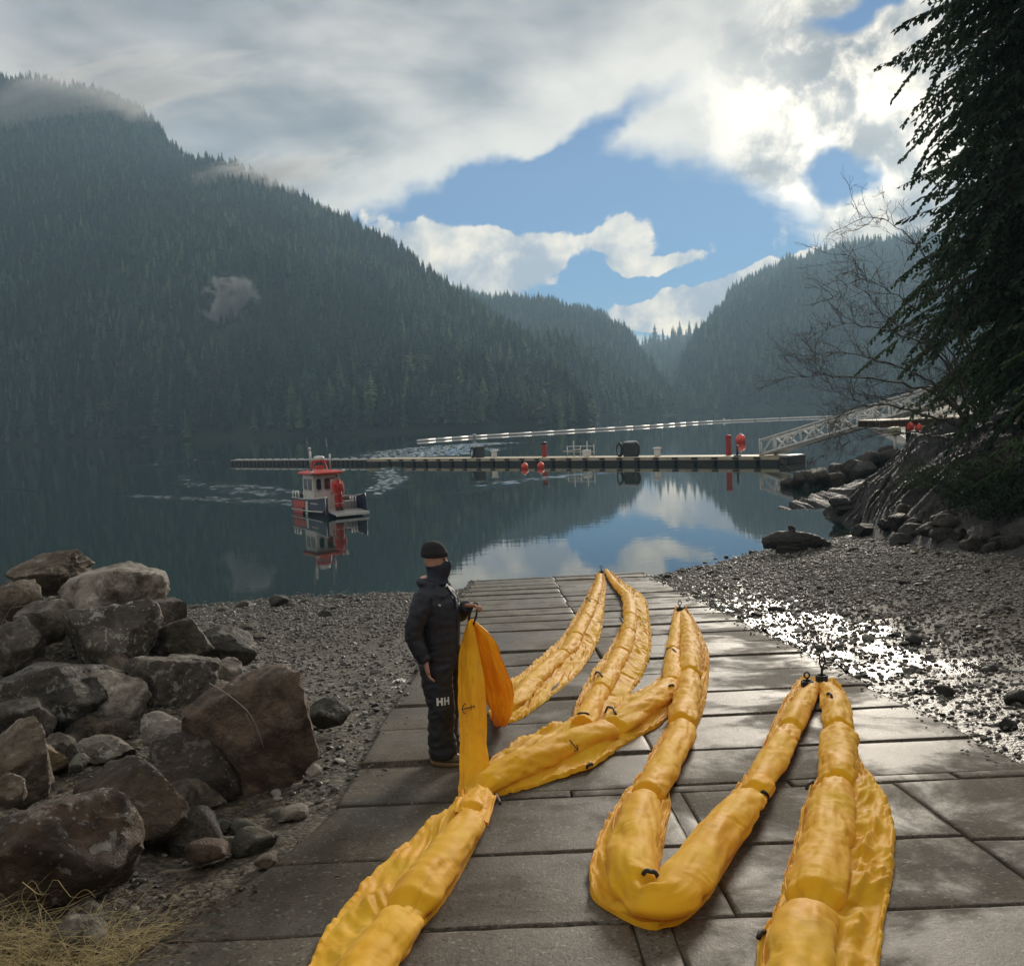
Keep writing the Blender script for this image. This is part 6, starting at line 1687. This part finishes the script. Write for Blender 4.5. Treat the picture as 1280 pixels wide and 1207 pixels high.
# ------------------------------------------------------------------ trees of the right bank
MATS['fir'] = mat_needles('hemlock_sprays', [(.2, (.022, .042, .022)), (.6, (.046, .080, .034)), (1, (.08, .12, .045))], .25)
MATS['cedar'] = mat_needles('cedar_fronds', [(.2, (.05, .085, .03)), (.6, (.08, .13, .04)), (1, (.11, .165, .055))], .3)
MATS['bare_bark'] = simple('bare_grey_bark', (.12, .105, .09), .8, var=.4, scale=8)
def big_conifer(name, loc, h, R, z0, seed, label, mat='fir', leaf=.22, spacing=.19, whorl=.34, prof=.75, side=None, trunk_r=.42):
    rd = random.Random(seed); root = empty(name, loc); tag(root, label, 'tree')
    t = MB(); t.tube([(0.05*math.sin(k), .05*math.cos(k*1.3), h*k/10-.4) for k in range(11)], [trunk_r*(1-k/10.4)+.02 for k in range(11)], 12); t.build('trunk', MATS['bark'], root, True)
    lim = MB(); V = []; F = []
    z = z0
    def quad(p, d, n, l, w):
        o = len(V); s = d.cross(n)
        if s.length < 1e-5: s = d.orthogonal()
        s = s.normalized()*w
        V.extend((p, p+d*l*.5+s, p+d*l, p+d*l*.5-s)); F.append((o, o+1, o+2, o+3))
    while z < h-.3:
        f = (z-z0)/(h-z0)
        for b in range(rd.randint(6, 9)):
            a = rd.uniform(0, 2*PI)
            if side is not None and math.cos(a-side) < -.35 and rd.random() < .75: continue
            L = R*((1-f)**prof)*rd.uniform(.38, 1.12)+.25
            ca, sa = math.cos(a), math.sin(a); pts = []; n = max(5, int(L/.5)); p = Vector((ca*.15, sa*.15, z+rd.uniform(-.15, .15))); el = rd.uniform(-.15, .5); dk = rd.uniform(.55, 1.45); da = rd.uniform(-.10, .10)
            for k in range(n+1):
                pts.append(p.copy()); u = k/n
                e = el-.15-dk*u+(.35*max(0, u-.75))
                ca, sa = math.cos(a+da*k*.4), math.sin(a+da*k*.4)
                p = p+Vector((ca*math.cos(e), sa*math.cos(e), math.sin(e)))*(L/n)
            lim.tube(pts, [max(.006, .035*(L/5)*(1-k/(n+.5))) for k in range(n+1)], 4, cap=False)
            m = int(L/spacing); 
            for j in range(1, m+1):
                u = j/m*n; i = min(int(u), n-1); q = pts[i].lerp(pts[i+1], u-i); t_ = (pts[i+1]-pts[i]).normalized()
                s_ = Vector((-t_.y, t_.x, 0)).normalized()
                w_ = (.22+.52*math.sin(PI*min(1, .12+j/m*.92)))*min(1.1, .25+.14*L)*rd.uniform(.7, 1.2)
                for sg in (-1, 1):
                    if rd.random() < .10: continue
                    d = (t_*rd.uniform(.5, .9)+s_*sg*rd.uniform(.7, 1.0)+Vector((0, 0, rd.uniform(-.55, -.05)))).normalized()
                    r_ = q.copy(); kk = max(2, int(w_/(leaf*.72)))
                    for c in range(kk):
                        nn = (Vector((0, 0, 1))+Vector((rd.uniform(-.5, .5), rd.uniform(-.5, .5), rd.uniform(-.2, .2)))).normalized()
                        quad(r_, d, nn, leaf*rd.uniform(.9, 1.4), leaf*rd.uniform(.22, .36))
                        if rd.random() < .75:
                            d2 = (d+d.cross(nn)*rd.choice((-1, 1))*rd.uniform(.5, .9)+Vector((0, 0, -rd.uniform(0, .5)))).normalized(); quad(r_, d2, nn, leaf*rd.uniform(.5, .95), leaf*.20)
                        r_ = r_+d*leaf*.72; d = (d+Vector((rd.uniform(-.12, .12), rd.uniform(-.12, .12), -.16))).normalized()
        z += whorl*rd.uniform(.7, 1.3)
    lim.build('limbs', MATS['bark'], root)
    link('crown', mesh_from(V, F, None, 'crown'), MATS['fir' if mat == 'fir' else mat], root)
    return root
def gz(x, y): return float(ground_z(x, y))
W_SIDE = math.atan2(-.6, -1)
big_conifer('hemlock_tree', (20.2, 37.5, gz(20.2, 37.5)), 34, 7.0, 3.6, 1, 'tall dark hemlock tree towering over pier and bedrock', prof=.5, side=W_SIDE)
big_conifer('hemlock_tree', (19.0, 27.5, gz(19, 27.5)), 30, 6.6, .8, 2, 'dark hemlock tree rooted on the bank behind the green cedar', prof=.45, side=W_SIDE)
big_conifer('hemlock_tree', (27.5, 52, gz(27.5, 52)), 30, 6.5, 1.5, 3, 'dark hemlock tree behind the pier in the shade', prof=.6, side=W_SIDE, leaf=.24, spacing=.26, whorl=.5)
big_conifer('cedar_tree', (14.6, 24.0, gz(14.6, 24)), 9, 3.0, .2, 4, 'young green cedar with drooping fronds at the edge of the bank', 'cedar', leaf=.13, spacing=.12, whorl=.30, side=W_SIDE, trunk_r=.14)
big_conifer('hemlock_tree', (17.2, 33, gz(17.2, 33)), 7.0, 2.4, .1, 5, 'low bushy hemlock growing from the top of the bedrock', prof=.7, side=W_SIDE, trunk_r=.15, spacing=.14)
big_conifer('hemlock_tree', (17.6, 31.5, gz(17.6, 31.5)), 31, 5.2, 4.6, 6, 'tall dense hemlock tree standing in front of the tallest hemlock', prof=.42, side=W_SIDE, spacing=.2)
big_conifer('hemlock_tree', (23.5, 41, gz(23.5, 41)), 33, 6.8, 1.5, 7, 'dark hemlock tree just behind the tallest hemlock', prof=.5, side=W_SIDE, leaf=.26, spacing=.26)
def shrub(px, py, Y, w, h, seed, label):
    rd = random.Random(seed); p = P(px, py, Y); p.z = gz(p.x, p.y); root = empty('shrub', tuple(p)); tag(root, label, 'shrub')
    V = []; F = []; st = MB()
    for k in range(60):
        a = rd.uniform(0, 6.3); r = rd.random()**.5*w; b = Vector((math.cos(a)*r*.3, math.sin(a)*r*.3, 0)); e = Vector((math.cos(a)*r, math.sin(a)*r, h*rd.uniform(.45, 1))); st.tube([b, b.lerp(e, .5)+Vector((0, 0, .12*h)), e], [.012, .008, .003], 4, cap=False)
        for j in range(34):
            q = b.lerp(e, rd.uniform(.25, 1.05))+Vector((rd.gauss(0, .14), rd.gauss(0, .14), rd.gauss(0, .10))); s = rd.uniform(.04, .10); M = Euler((rd.uniform(-.9, .9), rd.uniform(-.9, .9), rd.uniform(0, 6))).to_matrix(); o = len(V)
            V.extend([q+M @ Vector(c)*s for c in ((-1, 0, 0), (0, -.45, .1), (1, 0, -.1), (0, .45, .1))]); F.append((o, o+1, o+2, o+3))
    st.build('stems', MATS['bark'], root); link('leaves', mesh_from(V, F, None, 'leaves'), MATS['fir'], root)
shrub(1165, 602, 36, 1.6, 1.0, 1, 'low dark shrub on the crest of the bedrock under the pier'); shrub(1215, 606, 31, 1.8, 1.3, 2, 'dark shrub under the hemlock on the bedrock slope'); shrub(1262, 600, 27, 1.6, 1.5, 3, 'dense dark shrub below the drooping cedar fronds')
for k, q in enumerate(((1145, 590, 42), (1190, 618, 33), (1235, 632, 28), (1268, 640, 25), (1205, 590, 37))): shrub(*q, 1.5+.2*(k % 2), 1.1, 10+k, ['leafy dark shrub at the pier side of the bedrock', 'spreading shrub halfway down the shaded bedrock', 'low shrub above the cobbles under the cedar', 'dark shrub low on the slope beneath the young cedar', 'dark bush between hemlock trunk and bedrock'][k])
def bare_tree():
    rd = random.Random(77); base = P(1225, 560, 37); base.z = gz(base.x, base.y)
    root = empty('bare_alder', tuple(base)); tag(root, 'leafless alder whose thin branches reach out over the gangway', 'tree')
    mains = [((1225, 560), (1180, 500), (1120, 478), (1050, 470), (985, 472)), ((1225, 560), (1170, 440), (1110, 415), (1060, 405), (1012, 418)), ((1220, 540), (1160, 520), (1090, 505), (1050, 520), (1035, 560)), ((1230, 500), (1170, 340), (1130, 290), (1105, 275), (1072, 268)),
             ((1225, 560), (1175, 485), (1110, 495), (1065, 500), (1020, 462)), ((1225, 540), (1150, 470), (1095, 450), (1045, 440), (1000, 450)), ((1225, 555), (1165, 545), (1110, 540), (1070, 550), (1010, 575)), ((1228, 520), (1160, 400), (1110, 362), (1075, 350), (1040, 372)), ((1228, 530), (1165, 430), (1105, 395), (1070, 330), (1060, 318))]
    bnum = 0
    for i, mp in enumerate(mains):
        mb = MB(); pts = spline([tuple(P(a, b, 36.5-.5*k+.6*math.sin(i*2.1))) for k, (a, b) in enumerate(mp)], 26)
        pts = [Vector(q)+Vector((rd.gauss(0, .03), rd.gauss(0, .05), rd.gauss(0, .03))) for q in pts]
        r0 = (.07, .06, .06, .05, .045, .05, .04, .045, .04)[i]
        mb.tube(pts, [max(.008, r0*(1-k/27)) for k in range(26)], 6)
        def twig(p, d, ln, r, lev):
            q = [p]; dd = d.normalized(); n = 6
            for k in range(n):
                dd = (dd+Vector((rd.gauss(0, .16), rd.gauss(0, .16), rd.gauss(0, .16)+.03))).normalized(); p = p+dd*ln/n; q.append(p)
            mb.tube(q, [max(.0045, r*(1-k/(n+1.))) for k in range(n+1)], 4, cap=False)
            if lev > 0:
                for k in range(rd.randint(2, 4)):
                    j = rd.randint(1, n); twig(q[j], dd+Vector((rd.gauss(0, .6), rd.gauss(0, .6), rd.gauss(0, .55))), ln*rd.uniform(.4, .7), r*.6, lev-1)
        for k in range(5, 26):
            for _ in range(2 if k > 14 and k % 2 else 1):
                t = pts[min(k+1, 25)]-pts[k-1]; twig(pts[k], t.normalized()+Vector((rd.gauss(0, .5), rd.gauss(0, .5), rd.gauss(.1, .6))), rd.uniform(.5, 1.5), .014, 2)
        under(mb.build('branch', MATS['bare_bark']), root)
bare_tree()
# mist clinging to the mountainside
def mist(px, py, Y, rx, ry, rz, dens, scale, seed, thr, label):
    m, nt = new_mat('mist_air')
    oc = nt.n('ShaderNodeTexCoord').outputs['Object']
    ln = nt.vm('LENGTH', oc)
    f = nt.noise(nt.vm('ADD', oc, (seed*3.1, seed*1.7, 0)), scale, 5, .62, .6)
    d = nt.m('MULTIPLY', nt.mr(nt.m('SUBTRACT', f, nt.m('MULTIPLY', ln, .28)), thr, thr+.16), nt.mr(ln, 1.0, .6))
    v = nt.n('ShaderNodeVolumePrincipled', {'Color': (1, 1, 1, 1), 'Density': nt.m('MULTIPLY', d, dens), 'Anisotropy': .3})
    nt.n('ShaderNodeOutputMaterial', {'Volume': v.outputs[0]})
    me = mesh_from(*ico(3), None, 'mist'); o = link('mist', me, m); o.location = P(px, py, Y); o.scale = (rx, ry, rz); tag(o, label, 'mist', kind='stuff')
    o.rotation_euler = (0, R_(-8), 0)
mist(288, 376, 560, 19, 8, 19, .6, 1.7, 1, .29, 'small white wisp of mist against the dark forest slope')
mist(130, 118, 1000, 210, 45, 46, .022, 2.0, 2, .26, 'thin mist drifting over the top of the left mountain')
mist(330, 220, 900, 110, 35, 24, .03, 2.2, 3, .26, 'thin mist along the descending forest ridge')

# ------------------------------------------------------------------ air
def make_haze():
    m, nt = new_mat('haze_air')
    v = nt.n('ShaderNodeVolumePrincipled', {'Color': (.50, .76, 1.0, 1), 'Density': .00029, 'Anisotropy': .30})
    nt.n('ShaderNodeOutputMaterial', {'Volume': v.outputs[0]})
    mb = MB(); mb.box((150, 850, 218), (3700, 2000, 444))
    o = mb.build('haze', m); tag(o, kind='stuff')
make_haze()
